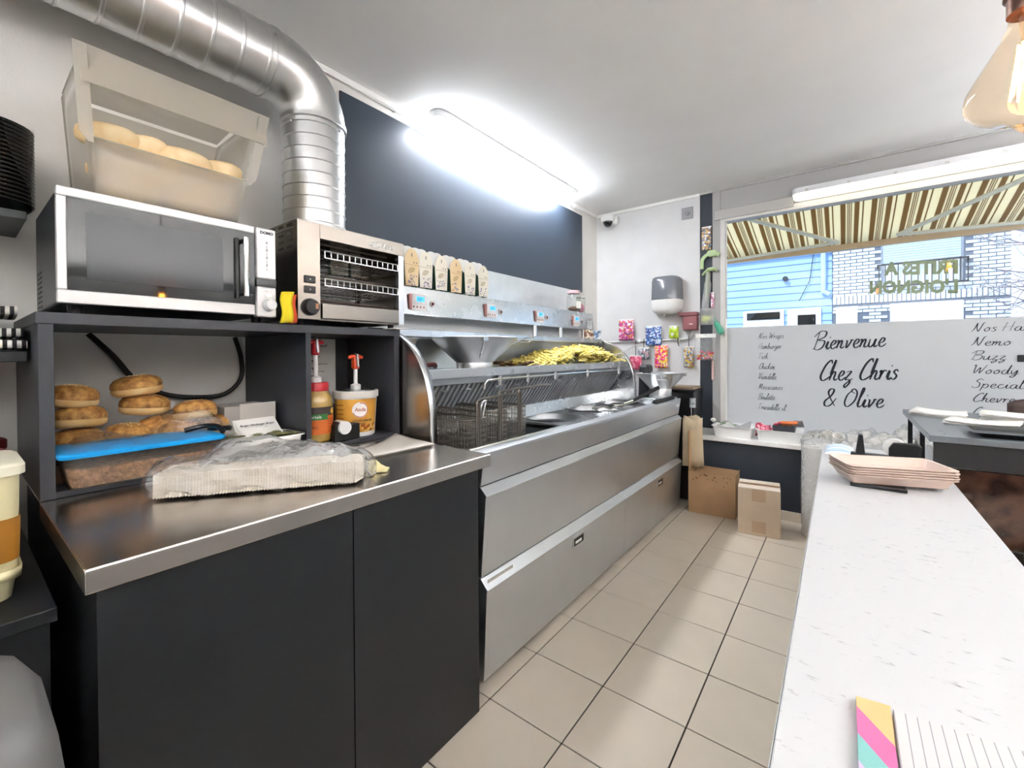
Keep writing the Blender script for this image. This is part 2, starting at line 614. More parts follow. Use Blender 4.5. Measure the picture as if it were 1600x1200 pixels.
# walls
struct(B(-.12, 0, -1.9, WY + .25, -.1, CE + .1).build('wall_left', 'wall'))
struct(B(4.6, 4.72, -1.9, WY + .25, -.1, CE + .1).build('wall_right', 'wall'))
struct(B(-.12, 4.72, -2.0, -1.9, -.1, CE + .1).build('wall_back', 'wall'))
struct(B(-.12, 4.72, -2.0, WY + .25, CE, CE + .1).build('ceiling', 'ceiling'))
ww = bpy.data.objects.new('wall_window', None)
COL.objects.link(ww)
struct(ww)
B(0, 1.031, WY, WY + .25, 0, CE).build('white_pier', 'wall_cool', ww)
B(1.031, 1.14, WY + .01, WY + .25, 0, CE).build('dark_pier', 'navy_paint', ww)
B(1.14, 1.205, WY - .012, WY + .25, 0, CE).build('grey_pier', 'lintel_grey', ww)
B(1.205, 4.6, WY, WY + .25, 2.46, CE).build('lintel', 'lintel_grey', ww)
B(4.35, 4.6, WY, WY + .25, 0, 2.46).build('end_pier', 'wall_cool', ww)
B(1.205, 4.35, WY + .02, WY + .25, 0, .56).build('under_window', 'wall_cool', ww)
# low dark wall with a white ledge in front of the window
lw = bpy.data.objects.new('wall_ledge', None)
COL.objects.link(lw)
struct(lw)
B(1.06, 4.3, 3.83, WY + .02, .07, .545).build('dark_facing', 'navy_paint', lw)
B(1.04, 4.35, 3.79, WY + .02, .545, .578).build('ledge_board', 'white_plastic', lw, bevel=.003)
struct(B(1.06, 4.3, 3.815, 3.83, 0, .07).build('baseboard_window', 'cream_tile', bevel=.002))
# cornice lines where the walls meet the ceiling
struct(B(0, .012, -1.9, WY, CE - .03, CE).build('trim_1', 'white_matt', bevel=.003))
struct(B(0, 1.03, WY - .012, WY, CE - .028, CE).build('trim_2', 'white_matt', bevel=.003))
struct(B(1.03, 4.6, WY - .014, WY, CE - .02, CE).build('trim_3', 'lintel_grey', bevel=.003))
# small cable clip rail over the dark board
cr = thing('cable', 'thin white cable clipped along the ceiling edge above the dark board', 'cable', (.02, 2.5, CE - .045))
MB().tube([(.018, y, CE - .04 - .004 * math.sin(y * 9)) for y in [1.0 + .1 * k for k in range(29)]], .004, 6).build('wire_run', 'white_plastic', cr, smooth=True)
for y in (1.02, 1.6, 2.2, 3.0, 3.7):
    B(.0, .026, y - .008, y + .008, CE - .05, CE - .032).build('clip', 'white_plastic', cr, bevel=.002)

# window: frame, glass, white lower panel with lettering
win = bpy.data.objects.new('window_1', None)
COL.objects.link(win)
struct(win)
wf = MB()
wf.box(1.205, 1.247, WY - .02, WY + .06, .56, 2.46)
wf.box(1.247, 4.31, WY - .02, WY + .06, 2.412, 2.46)
wf.box(4.31, 4.35, WY - .02, WY + .06, .56, 2.46)
wf.box(1.247, 4.31, WY - .02, WY + .06, .56, .60)
wf.build('window_frame', mat('frame_white', 'd2d0cb', .45), win, bevel=.003)
B(1.16, 1.75, WY - .03, WY - .012, 2.435, 2.52).build('blind_box', mat('frame_grey', 'b4b2ae', .5), win, bevel=.004)
B(1.245, 4.312, WY + .028, WY + .032, .59, 2.414).build('pane', 'window_glass', win)
B(1.247, 1.2535, WY + .0, WY + .02, .60, 2.41).build('gasket', 'white_matt', win)
pan = B(1.249, 4.31, WY + .012, WY + .017, .60, 1.481)
clear_mat('panel_film', 'ffffff', gloss=.02, rough=.35, body=1.0, bodycol='e9e9e8')
pan = pan.build('lettered_panel', 'panel_film', win)
PY = WY + .0105
script_text('lettering', 'Bienvenue', 1.885, 1.282, PY, .140, pan, weight=.040, tilt=R(2.5), width=.43)
script_text('lettering', 'Chez Chris', 1.915, 1.035, PY, .158, pan, weight=.038, tilt=R(3), width=.47)
script_text('lettering', '& Olive', 1.945, .835, PY, .140, pan, weight=.040, tilt=R(2), width=.36)
zz = 1.377
for s, w in (('Nos Wraps', .20), ('Hamburger', .18), ('Fish', .075), ('Chicken', .13), ('Viandelle', .14), ('Mexicanos', .19), ('Boulette', .13), ('Fricadelle xl', .21)):
    script_text('menu_line', s, 1.497, zz, PY, .050, pan, m='ink', weight=.032, width=w * .92)
    zz -= .0855
zz = 1.392
for s, w in (('Nos Hamburgers', .55), ('Nemo : Fish.C', .50), ('Buzz : Chicken', .5), ('Woody : Ham', .46), ("Special : Beef", .48), ('Chevre', .21), ('C', .04)):
    script_text('menu_line', s, 2.762, zz, PY, .060, pan, weight=.040, width=w * .92)
    zz -= .094
B(2.965, 3.01, WY - .0, WY + .012, 1.19, 1.235).build('latch', 'anthracite', win, bevel=.003)
# mirrored shop lettering stuck on the outside of the glass
mat('olive_letters', '6e7c4e', .6)
txt('glass_lettering', 'FRITES A', (2.70, WY + .036, 1.80), (-1, 0, 0.08), (0, 0, 1), .125, 'olive_letters', win, bold=.006, sx=.80)
txt('glass_lettering', "L'OIGNON", (2.70, WY + .036, 1.665), (-1, 0, 0.08), (0, 0, 1), .125, 'olive_letters', win, bold=.006, sx=.78)

# ================================================================== OUTSIDE
struct(B(-12, 16, 4.45, 40, -.25, -.12).build('street', mat('asphalt', '8d8f93', .9, vary=(4, .1))))
struct(B(-3, 9, 4.45, 5.9, -.12, -.06).build('pavement', mat('paving', 'b9b6b0', .9, vary=(8, .08))))
# awning
stripes = [(0, 'f3e9cf'), (.10, 'a08457'), (.27, 'f3e9cf'), (.33, '8f744a'), (.36, 'f3e9cf'), (.39, '8f744a'), (.42, 'f3e9cf'), (.45, '8f744a'), (.48, 'f3e9cf'),
           (.56, 'a08457'), (.72, 'f3e9cf'), (.82, '8f744a'), (.86, 'f3e9cf')]
stripe_mat('awning_cloth', 'X', .24, stripes, .85, .7)
aw = thing('awning', 'striped brown and cream fabric awning stretched over the pavement', 'awning', (2.5, 4.45, 2.4))
MB().grid(lambda u, v: (-.6 + u * 6.6, 4.47 + v * 1.75, 2.98 - v * .50 - .03 * math.sin(math.pi * v)), 8, 6).build('canopy', 'awning_cloth', aw, smooth=True, solid=.004)
B(-.6, 6.0, 6.20, 6.27, 2.42, 2.49).build('front_bar', mat('awning_bar', 'd9b58a', .5), aw, bevel=.01)
MB().grid(lambda u, v: (-.6 + u * 6.6, 6.275, 2.47 - v * .03), 20, 2).build('valance', 'awning_cloth', aw, solid=.004)
ARM = mat('arm_white', 'e4ddc8', .5)
for (a, b) in (((.75, 4.55, 2.80), (2.02, 5.75, 2.42)), ((2.02, 5.75, 2.42), (.5, 6.2, 2.44)), ((3.9, 4.55, 2.80), (2.50, 5.75, 2.42)), ((2.50, 5.75, 2.42), (4.4, 6.2, 2.44))):
    MB().tube([a, b], .03, 8, flat=.6).build('folding_arm', ARM, aw, smooth=True)
MB().tube([(-.6, 4.5, 3.0), (6, 4.5, 3.0)], .06, 10).build('roller', ARM, aw, smooth=True)

# blue boarded house across the street
BL = mat('blue_board', 'a2c4ee', .7, vary=(3, .04))
hb = thing('blue_house', 'pale blue boarded house with white window and door across the street', 'house', (0, 12, 0))
B(-4, 1.86, 12.03, 16, 0, 4.0).build('house_body', BL, hb)
mesh0 = None
for k in range(22):
    z0 = .0 + k * .165
    mb = MB().hexa([(-4, 12.03, z0), (1.86, 12.03, z0), (1.86, 12.0, z0 + .0), (-4, 12.0, z0), (-4, 12.03, z0 + .16), (1.86, 12.03, z0 + .16), (1.86, 12.018, z0 + .16), (-4, 12.018, z0 + .16)])
    mb.build('board', BL, hb)
WF = mat('house_white', 'f4f6f8', .6)
B(-4, 1.862, 11.88, 12.02, 3.55, 3.70).build('gutter', WF, hb, bevel=.02)
MB().prism([(11.9, 3.7), (16, 5.4), (16, 5.5), (11.9, 3.8)], 'x', -4, 1.862).build('roof', mat('slate', '56606e', .7), hb)
dp = MB().tube([(1.70, 11.93, 3.55), (1.70, 11.95, 2.75), (1.70, 11.95, 2.62), (1.80, 11.97, 2.55)], .05, 8).build('downpipe', mat('pipe_blue', 'bcd6f2', .5), hb, smooth=True)
MB().tube([(1.52, 11.95, 3.5), (1.45, 11.97, 2.9), (1.25, 11.97, 2.45)], .008, 5).build('wire_run', 'anthracite', hb)
B(.10, .95, 11.96, 12.0, 1.0, 2.27).build('window', WF, hb)
B(.18, .87, 11.945, 11.965, 2.05, 2.22).build('pane', 'glass_dark', hb)
B(.18, .87, 11.945, 11.965, 1.1, 1.98).build('pane', mat('curtain_white', 'e9eef4', .6), hb)
B(1.02, 1.66, 11.96, 12.0, 0, 2.27).build('door', WF, hb)
B(1.22, 1.56, 11.945, 11.965, 1.4, 2.12).build('pane', 'glass_dark', hb)
MB().tube([(.98, 11.9, 2.98), (.98, 12.0, 2.98)], .055, 12).build('vent_cap', 'anthracite_shelf', hb)

# brick house across the street
BR = mat('brick_pale', 'd9e2ee', .85, vary=(6, .05))
MO = mat('mortar_dark', '6f7888', .9)
bh = thing('brick_house', 'white brick house with rolled shutter and balcony rail across the street', 'house', (3.2, 12, 0))
B(1.87, 4.52, 11.98, 16, 0, 6.2).build('house_body', MO, bh)
bw, bhh = .205, .072
rest = MB()
cells = []
for k in range(60):
    z0 = 1.9 + k * bhh
    if z0 > 4.6:
        break
    for q in range(-1, 15):
        x0 = 1.88 + q * bw + (bw / 2 if k % 2 else 0)
        xa, xb = max(1.87, x0), min(4.52, x0 + bw - .016)
        if xb - xa < .03:
            continue
        # openings
        if z0 + bhh > 2.62 and z0 < 3.95 and xb > 2.70 and xa < 3.88:
            continue
        if z0 + bhh > 2.30 and z0 < 2.46:
            continue
        if z0 < 2.1 and (xa < 2.35 or (xb > 2.8 and xa < 3.9)):
            continue
        full = abs((xb - xa) - (bw - .016)) < 1e-4
        cells.append((xa, xb, z0, full))
vis = [c for c in cells if c[3] and c[2] < 3.75]
vis = sorted(vis, key=lambda c: c[2])[:300]
vs = set(vis)
b0 = None
for c in vis:
    if b0 is None:
        b0 = B(0, bw - .016, 0, .02, 0, bhh - .018).build('brick', BR, bh)
        o = b0
    else:
        o = b0.copy()
        COL.objects.link(o)
    o.location = Vector((c[0], 11.962, c[2])) - Vector(bh['_o'])
# the first brick's mesh was built at the origin: move its vertices out of the offset
for v in b0.data.vertices:
    v.co += Vector(bh['_o'])
for c in cells:
    if c not in vs:
        rest.box(c[0], c[1], 11.962, 11.982, c[2], c[2] + bhh - .018)
rb = rest.build('brick_rest', BR, bh)
rb['kind'] = 'stuff'
sb0 = None
for k in range(37):
    xx = 1.875 + k * .0715
    B(xx, xx + .055, 11.955, 11.985, 2.31, 2.47).build('soldier_brick', BR, bh)
B(2.68, 3.90, 11.97, 12.1, 2.60, 3.97).build('window_recess', mat('recess_grey', '9aa4b4', .8), bh)
sh = B(2.72, 3.86, 11.95, 11.975, 3.10, 3.95).build('shutter', mat('shutter_blue', 'c4d6ee', .6), bh)
for k in range(17):
    B(2.72, 3.86, 11.94, 11.952, 3.105 + k * .05, 3.145 + k * .05).build('slat', mat('shutter_blue', 'c4d6ee', .6), sh)
B(2.74, 3.84, 11.955, 11.972, 2.64, 3.10).build('pane', mat('net_curtain', 'dfe8f2', .5), bh)
ra = B(2.62, 3.96, 11.86, 11.89, 2.60, 2.63).build('balcony_rail', 'anthracite', bh)
B(2.62, 3.96, 11.86, 11.89, 3.05, 3.08).build('top_rail', 'anthracite', ra)
for k in range(14):
    B(2.64 + k * .1, 2.655 + k * .1, 11.868, 11.882, 2.63, 3.05).build('bar', 'anthracite', ra)
for x in (2.62, 3.945):
    B(x, x + .015, 11.86, 11.99, 3.0, 3.08).build('bracket', 'anthracite', ra)
B(2.60, 2.67, 11.88, 11.96, 2.48, 2.62).build('wall_lantern', mat('lantern', 'e08a3a', .4), bh, bevel=.01)
B(1.93, 2.30, 11.95, 11.99, 0, 2.25).build('door', WF, bh)
B(2.83, 3.9, 11.955, 11.99, 1.0, 2.26).build('window', WF, bh)
# bare tree in front of the houses
TR = mat('bark', '8a8490', .9)
tr = thing('tree', 'bare winter tree with thin grey branches in the street', 'tree', (5.0, 10.3, -.12))
MB().tube([(5.15, 10.3, -.12), (5.12, 10.3, 1.2), (5.0, 10.3, 2.4), (4.95, 10.3, 4.6)], [.12, .1, .07, .03], 8).build('trunk', TR, tr, smooth=True)
random.seed(3)
for k in range(26):
    z0 = 1.6 + k * .09
    ang = random.uniform(-.5, .9)
    L = random.uniform(.7, 1.5)
    pts = []
    for q in range(6):
        f = q / 5
        pts.append((5.02 - L * f, 10.3 + .3 * math.sin(k) * f, z0 + L * f * ang * .7 + .05 * math.sin(f * 5 + k)))
    br = MB().tube(pts, [.018 * (1 - .8 * q / 5) for q in range(6)], 5)
    for q in (2, 3, 4):
        p = Vector(pts[q])
        br.tube([p, p + Vector((-.22, .05, .16 * random.choice((-1, 1)))), p + Vector((-.4, .05, .22 * random.choice((-1, 1))))], [.006, .004, .002], 4)
    br.build('branch', TR, tr, smooth=True)
random.seed(11)

# ================================================================== FRYER WALL
tag(B(.0, .012, 1.256, 3.86, 1.868, 2.625).build('wall_board', 'navy_board', bevel=.002), 'large plain dark blue board on the wall above the fryers', 'board')

def tube_light(name, label, c, length, axis, e, group=None, warm='f4f8ff', hw0=.062):
    """sealed strip light: grey tray, glowing diffuser, clips and end caps; c = centre of its base at the top"""
    t = thing(name, label, 'lamp', c, 0, group)
    L = length / 2
    def P(a, b, z):
        return (c[0] + b, c[1] + a, c[2] + z) if axis == 'y' else (c[0] + a, c[1] + b, c[2] + z)
    def rbox(hl, hw, z0, z1, taper):
        mb = MB()
        n = 6
        ring = []
        for sgn in (1, -1):
            for i in range(n + 1):
                a = -math.pi / 2 + math.pi * i / n
                ring.append((sgn * (hl - hw) + sgn * hw * math.cos(a), sgn * hw * math.sin(a)))
        m_ = len(ring)
        b = 0
        for z, s in ((z0, 1), (z1 + (z0 - z1) * .25, 1 - taper * .3), (z1, 1 - taper)):
            for (u, v) in ring:
                uu = math.copysign(abs(u) - hw * (1 - s), u)
                mb.v.append(P(uu, v * s, z))
        for q in range(2):
            for i in range(m_):
                j = (i + 1) % m_
                mb.f.append([q * m_ + i, q * m_ + j, (q + 1) * m_ + j, (q + 1) * m_ + i])
        mb.f.append(list(range(m_))[::-1])
        mb.f.append([2 * m_ + i for i in range(m_)])
        return mb
    rbox(L, hw0, 0, -.04, .05).build('tray', mat('lamp_tray', 'd5d6d8', .5), t, smooth=True)
    rbox(L - .006, hw0 - .006, -.0405, -.085, .35).build('diffuser', mat('glow_%s_%g' % (name, e), warm, .4, emit=e), t, smooth=True)
    k = 0
    n = max(4, int(length / .24))
    for i in range(n):
        a = -L + .1 + (length - .2) * i / (n - 1)
        for s in (-1, 1):
            p = P(a, s * hw0, -.04)
            B(p[0] - .010, p[0] + .010, p[1] - .010, p[1] + .010, p[2] - .012, p[2] + .016).build('clip', 'frosted_clear', t, bevel=.002)
    return t

tube_light('strip_light', 'glowing white strip light on the ceiling above the fryers', (.13, 2.625, CE), 1.70, 'y', 45)
wl = thing('lamp_cable', 'thin white cable looping from the strip light above the dark board', 'cable', (.03, 2.0, 2.62))
MB().tube(crom([(.09, 1.78, 2.69), (.03, 1.76, 2.66), (.03, 1.80, 2.62), (.02, 2.2, 2.63), (.025, 2.36, 2.615), (.03, 2.5, 2.59), (.025, 2.65, 2.60), (.02, 2.72, 2.63)]), .004, 6).build('wire_run', 'white_plastic', wl, smooth=True)

Y0, Y1 = 1.207, 3.63
YW = 3.42
fr = thing('fryer_counter', 'long stainless steel frying counter with hood shelves along the left wall', 'fryer', (.55, 2.4, 0))
fb = MB()
fb.box(.03, .96, Y0 + .02, Y1 - .02, .0, .055)
fb.box(.03, .975, Y0, Y1, .055, .74)
fb.build('carcass', 'anthracite', fr)
MB().prism([(.96, .893), (1.024, .893), (1.024, .880), (1.007, .766), (.96, .766)], 'y', Y0, Y1).build('front_band', 'steel_front', fr, bevel=.003)
up_p = [(.976, .762), (1.004, .762), (1.036, .733), (1.032, .727), (1.008, .425), (.976, .425)]
lo_p = [(.976, .420), (1.004, .420), (1.038, .384), (1.034, .378), (1.017, .040), (.976, .040)]
MB().prism(up_p, 'y', Y0, Y1 - .01).build('upper_front', 'steel_front', fr, bevel=.002)
for a, b, hy in ((Y0, 2.491, 1.90), (2.497, Y1 - .01, 3.10)):
    lf = MB().prism(lo_p, 'y', a, b).build('lower_front', 'steel_front', fr, bevel=.002)
    h = MB()
    for (q0, q1, r0, r1) in ((hy - .055, hy + .055, .355, .361), (hy - .055, hy + .055, .313, .319), (hy - .055, hy - .048, .319, .355), (hy + .048, hy + .055, .319, .355)):
        h.box(1.026, 1.037, q0, q1, r0, r1)
    h.build('handle_rim', 'steel_bright', lf)
    B(1.026, 1.0345, hy - .048, hy + .048, .319, .355).build('handle_hollow', 'anthracite', lf)
    B(1.0345, 1.0362, hy - .03, hy + .03, .326, .338).build('handle_grip', 'white_plastic', lf)
tp = B(1.0205, 1.0225, 1.225, 1.38, .395, .412).build('maker_plate', 'steel_bright', fr)
# worktop with pan opening and three round wells
Z = .872
wt = MB()
def rect(x0, x1, y0, y1):
    wt.box(x0, x1, y0, y1, Z - .02, Z)
PX0, PX1, PY0, PY1 = .50, .90, 1.262, 1.97
wells = (2.25, 2.77, 3.21)
HC, RW = .19, .168
CX = .66
rect(.3, PX0, Y0, 2.03)
rect(PX1, .965, Y0, 2.03)
rect(PX0, PX1, Y0, PY0)
rect(PX0, PX1, PY1, 2.03)
rect(.3, CX - HC, 2.03, Y1)
rect(CX + HC, .965, 2.03, Y1)
ys = [2.03]
for w in wells:
    rect(CX - HC, CX + HC, ys[-1], w - HC)
    ys.append(w + HC)
    n = 32
    b = len(wt.v)
    for i in range(n):
        a = 2 * math.pi * i / n
        c, s = math.cos(a), math.sin(a)
        q = HC / max(abs(c), abs(s))
        wt.v.append((CX + RW * c, w + RW * s, Z))
        wt.v.append((CX + q * c, w + q * s, Z))
    for i in range(n):
        j = (i + 1) % n
        wt.f.append([b + 2 * i, b + 2 * i + 1, b + 2 * j + 1, b + 2 * j])
rect(CX - HC, CX + HC, ys[-1], Y1)
wt.build('worktop', 'steel', fr)
for w in wells:
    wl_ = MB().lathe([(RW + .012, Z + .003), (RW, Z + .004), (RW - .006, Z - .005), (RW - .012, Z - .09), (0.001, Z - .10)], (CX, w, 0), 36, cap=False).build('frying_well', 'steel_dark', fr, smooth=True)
    MB().lathe([(RW - .008, Z - .034), (0.001, Z - .034)], (CX, w, 0), 36, cap=False).build('oil_surface', 'oil', wl_)
pn = MB()
d = .12
pn.grid(lambda u, v: (PX0 + u * (PX1 - PX0), PY0 + v * (PY1 - PY0), Z - d), 1, 1)
pn.grid(lambda u, v: (PX0, PY0 + u * (PY1 - PY0), Z - d * v), 1, 1)
pn.grid(lambda u, v: (PX1, PY0 + u * (PY1 - PY0), Z - d * v), 1, 1)
pn.grid(lambda u, v: (PX0 + u * (PX1 - PX0), PY0, Z - d * v), 1, 1)
pn.grid(lambda u, v: (PX0 + u * (PX1 - PX0), PY1, Z - d * v), 1, 1)
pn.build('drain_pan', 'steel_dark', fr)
rim = MB()
rim.tube([(PX0, PY0, Z + .004), (PX1, PY0, Z + .004), (PX1, PY1, Z + .004), (PX0, PY1, Z + .004)], .007, 6, closed=True)
rim.build('pan_rim', 'steel_bright', fr)
B(.50, .90, 1.985, 2.015, Z, Z + .008).build('cross_strip', 'steel_bright', fr, bevel=.002)
B(.905, .955, 1.32, 1.36, Z + .0005, Z + .0015).build('stamp', 'steel_dark', fr)
# curved side wings
arc = crom([(.30, 1.385), (.42, 1.375), (.53, 1.335), (.615, 1.275), (.672, 1.20), (.705, 1.12), (.722, 1.03), (.726, .95), (.726, .872)], 4)
wing = [(p[0], p[1]) for p in arc]
inner = [(.60, .872), (.20, .872), (.20, 1.385)]
for a, b in ((1.213, 1.218), (YW, YW + .006)):
    MB().prism(wing + inner, 'y', a, b).build('side_wing', 'steel_warm' if a < 2 else 'steel', fr, smooth=True, angle=30)
for a in (1.213, YW - .02):
    eg = MB()
    eg.grid(lambda u, v: (arc[round(u * (len(arc) - 1))][0], a + v * .036, arc[round(u * (len(arc) - 1))][1]), len(arc) - 1, 1)
    eg.build('wing_edge', 'steel_bright', fr, smooth=True, solid=.004)
# sloping grease filters under the tray shelf
FT, FB_ = (.635, 1.125), (.50, .945)
ft = MB().hexa([(FB_[0] - .03, 1.225, FB_[1]), (FB_[0] - .012, 1.225, FB_[1] - .005), (FB_[0] - .012, YW, FB_[1] - .005), (FB_[0] - .03, YW, FB_[1]),
                (FT[0] - .03, 1.225, FT[1]), (FT[0] - .012, 1.225, FT[1] - .005), (FT[0] - .012, YW, FT[1] - .005), (FT[0] - .03, YW, FT[1])]).build('filter_back', 'anthracite', fr)
sl0 = None
k = 0
y = 1.245
while y < 3.405:
    if sl0 is None:
        sl0 = MB().hexa([(FB_[0] - .012, -.0095, FB_[1]), (FB_[0], -.0095, FB_[1] - .006), (FB_[0], .0095, FB_[1] - .006), (FB_[0] - .012, .0095, FB_[1]),
                         (FT[0] - .012, -.0095, FT[1]), (FT[0], -.0095, FT[1] - .006), (FT[0], .0095, FT[1] - .006), (FT[0] - .012, .0095, FT[1])]).build('slat', mat('slat_steel', 'c6cacd', .4, .55), ft, local=True)
        s = sl0
    else:
        s = sl0.copy()
        COL.objects.link(s)
    s.location = Vector((0, y, 0)) - Vector(fr['_o'])
    y += .0345
for yy in (1.40, 1.56, 1.78, 1.95, 2.4, 2.6, 2.95):
    B(.605, .622, yy - .022, yy + .022, 1.085, 1.092).build('filter_grip', 'steel_bright', fr)
B(.30, .50, Y0 + .02, YW, Z, .945).build('rear_ledge', 'steel', fr, bevel=.004)
MB().prism([(.50, .944), (.53, .873), (.50, .873)], 'y', Y0 + .02, YW).build('splash_strip', 'steel', fr)
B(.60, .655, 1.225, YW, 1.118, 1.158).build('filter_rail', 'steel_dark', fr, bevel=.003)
# tray shelf
ts = MB()
ts.box(.20, .675, 1.222, YW, 1.168, 1.178)
ts.box(.655, .678, 1.222, YW, 1.150, 1.192)
ts.build('tray_shelf', 'steel', fr, bevel=.002)
# oil pipe with taps along the shelf front
pp = MB().tube([(.665, 1.62, 1.085), (.668, 1.62, 1.112), (.668, 1.64, 1.128), (.668, 1.7, 1.132), (.668, 3.26, 1.132)], .0075, 8).build('oil_pipe', 'steel_bright', fr, smooth=True)
for yy in (1.74, 1.99, 2.28, 2.70, 3.22):
    tp_ = MB()
    tp_.tube([(.668, yy, 1.148), (.668, yy, 1.10)], .011, 8)
    tp_.tube([(.668, yy - .02, 1.118), (.668, yy + .02, 1.118)], .006, 6)
    tp_.build('tap', 'steel_bright', pp, smooth=True)
# back sheet, upper shelf, control box
B(.19, .20, 1.222, YW, .945, 1.60).build('back_sheet', mat('steel_white', 'e6e9ea', .3, .8, vary=(9, .05), bump=(40, .06, .004)), fr)
us = MB()
us.box(.20, .44, 1.222, YW - .03, 1.356, 1.366)
us.box(.425, .445, 1.222, YW - .03, 1.345, 1.378)
us.build('upper_shelf', 'steel', fr, bevel=.002)
for yy in (2.55, 2.90, 3.28):
    MB().tube([(.33, yy, 1.378), (.33, yy, 1.462)], .018, 12).build('post', 'steel_bright', fr, smooth=True)
B(.20, .21, 1.222, YW, 1.378, 1.46).build('light_strip', mat('frosted_strip', 'f0f4f5', .4), fr)
MB().prism([(.02, 1.465), (.335, 1.462), (.325, 1.605), (.02, 1.61)], 'y', 1.236, 3.46).build('control_box', 'steel', fr, bevel=.003)
B(.013, .02, 1.236, 3.72, 1.61, 1.866).build('rear_splash', 'steel_white', fr)
DISP = mat('display_blue', '3a8ee8', .3, emit=1.5)
for yy in (1.486, 2.067, 2.608, 3.143):
    zc = 1.527
    def rr(hw, hh, r, cy_, cz_):
        out = []
        for (sx_, sz_, a0) in ((1, 1, 0), (-1, 1, 90), (-1, -1, 180), (1, -1, 270)):
            for i in range(5):
                a = R(a0 + 22.5 * i)
                out.append((cy_ + sx_ * (hw - r) + r * math.cos(a), cz_ + sz_ * (hh - r) + r * math.sin(a)))
        return out
    ct = MB().prism(rr(.058, .044, .026, yy, zc), 'x', .331, .338).build('controller', mat('controller_white', 'f0efee', .4), fr, bevel=.001)
    MB().prism(rr(.010, .040, .009, yy - .050, zc), 'x', .3305, .3386).build('red_edge', mat('soft_red', 'b5807c', .5), ct)
    B(.338, .3388, yy - .012, yy + .042, zc + .004, zc + .030).build('screen', DISP, ct)
    txt('digits', '157', (.3389, yy - .008, zc + .008), (0, 1, 0), (0, 0, 1), .022, 'ink', ct)
    for q in range(4):
        MB().lathe([(.0055, .338), (.0055, .3395)], (0, yy - .03 + q * .022, zc - .024), 10, axis='x').build('button', mat('soft_red', 'b5615e', .5), ct)
    MB().lathe([(.017, .331), (.017, .335), (.012, .336), (.001, .336)], (0, yy + .10, zc), 16, axis='x').build('pilot_ring', mat('pilot_grey', 'd8cfcd', .4), fr, smooth=True)
    MB().lathe([(.008, .336), (.008, .340)], (0, yy + .10, zc), 10, axis='x').build('pilot_lamp', mat('dark_red', '5a1a18', .3), fr)
pl = B(.331, .3345, 3.34, 3.43, 1.475, 1.565).build('rating_plate', 'white_plastic', fr)
for q in range(4):
    B(.3345, .335, 3.35, 3.42, 1.485 + q * .018, 1.490 + q * .018).build('print_line', 'ink_grey', pl)
for q in range(3):
    MB().lathe([(.008, .3345), (.008, .3352)], (0, 3.36 + q * .026, 1.555), 8, axis='x').build('print_symbol', 'ink_grey', pl)

# ------------------------------------------------------------------ fry cartons on the control box
GREEN = mat('dark_green', '1f4a34', .6)
def carton(y, tint, label, x=.29, full=True, z=1.612):
    t = thing('fry_carton', label, 'carton', (x, y, z), 0, 'fry cartons standing on the control box')
    w = .047
    H, Hb = .19, .215
    f = [(y - w * .86, z)] + [(y + w * .86, z)] + [(y + w * math.cos(R(a)), z + H - .07 + .07 * math.sin(R(a))) for a in range(0, 181, 20)]
    MB().prism(f, 'x', x + .026, x + .029).build('front', tint, t)
    bk = [(y - w * .86, z), (y + w * .86, z), (y + w * 1.02, z + Hb - .02)]
    for i in range(9):
        u = 1 - i / 4
        bk.append((y + w * u, z + Hb - .005 - .016 * (1 - abs(u)) ** 1 * (1 if abs(u) < 1 else 0) + .018 * (1 - u * u)))
    bk.append((y - w * 1.02, z + Hb - .02))
    MB().prism(bk, 'x', x - .029, x - .026).build('back', 'white_matt', t)
    for s in (-1, 1):
        MB().hexa([(x - .026, y + s * w * .86 - .001, z), (x + .026, y + s * w * .86 - .001, z), (x + .026, y + s * w * .86 + .001, z), (x - .026, y + s * w * .86 + .001, z),
                   (x - .026, y + s * w - .001, z + .165), (x + .026, y + s * w - .001, z + .12), (x + .026, y + s * w + .001, z + .12), (x - .026, y + s * w + .001, z + .165)]).build('side', GREEN, t)
    if full:
        g = MB()
        for q in range(3):
            g.tube([(x + .0295, y + .004 + (.012 + q * .008) * math.cos(R(a)), z + .062 + (.012 + q * .008) * math.sin(R(a))) for a in range(60, 181, 20)], .0017, 4)
        g.build('print_arcs', mat('print_tan', 'b79a66', .7), t)
        g = MB()
        for q in range(15):
            u, v = random.uniform(-.034, .034), random.uniform(.004, .052)
            g.blob((x + .0295, y + u, z + v), .0007, random.uniform(.003, .006), random.uniform(.002, .005), 7, 4)
        g.build('print_specks', mat('print_violet', '8c84a8', .7), t)
        B(x + .029, x + .0296, y - .002, y + .002, z + .148, z + .166).build('thumb_slot', 'ink_grey', t)
        B(x + .029, x + .0294, y - .044, y + .044, z + .106, z + .1075).build('fold_line', mat('print_tan', 'b79a66', .7), t)
        g = MB()
        for q in (.008, .026):
            g.prism([(y + q, z + .116), (y + q + .008, z + .116), (y + q + .004, z + .124)], 'x', x + .029, x + .0296)
        g.build('print_marks', 'ink_grey', t)
    return t
CRM = mat('carton_cream', 'fbf5e6', .7, vary=(7, .05))
TAN = mat('carton_tan', 'efc98c', .7, vary=(7, .08, 'f4e4c4'))
names = ['tan fry carton half hidden behind the steel oven edge', 'cream fry carton second in the row right of the oven', 'white fry carton third in the row right of the oven',
         'tan fry carton in the middle of the visible row', 'cream fry carton beside the last one of the row', 'cream fry carton at the right end of the row']
for i, (y, l) in enumerate(zip((1.462, 1.556, 1.668, 1.782, 1.899, 2.018), names)):
    carton(y, TAN if i in (0, 3) else CRM, l)
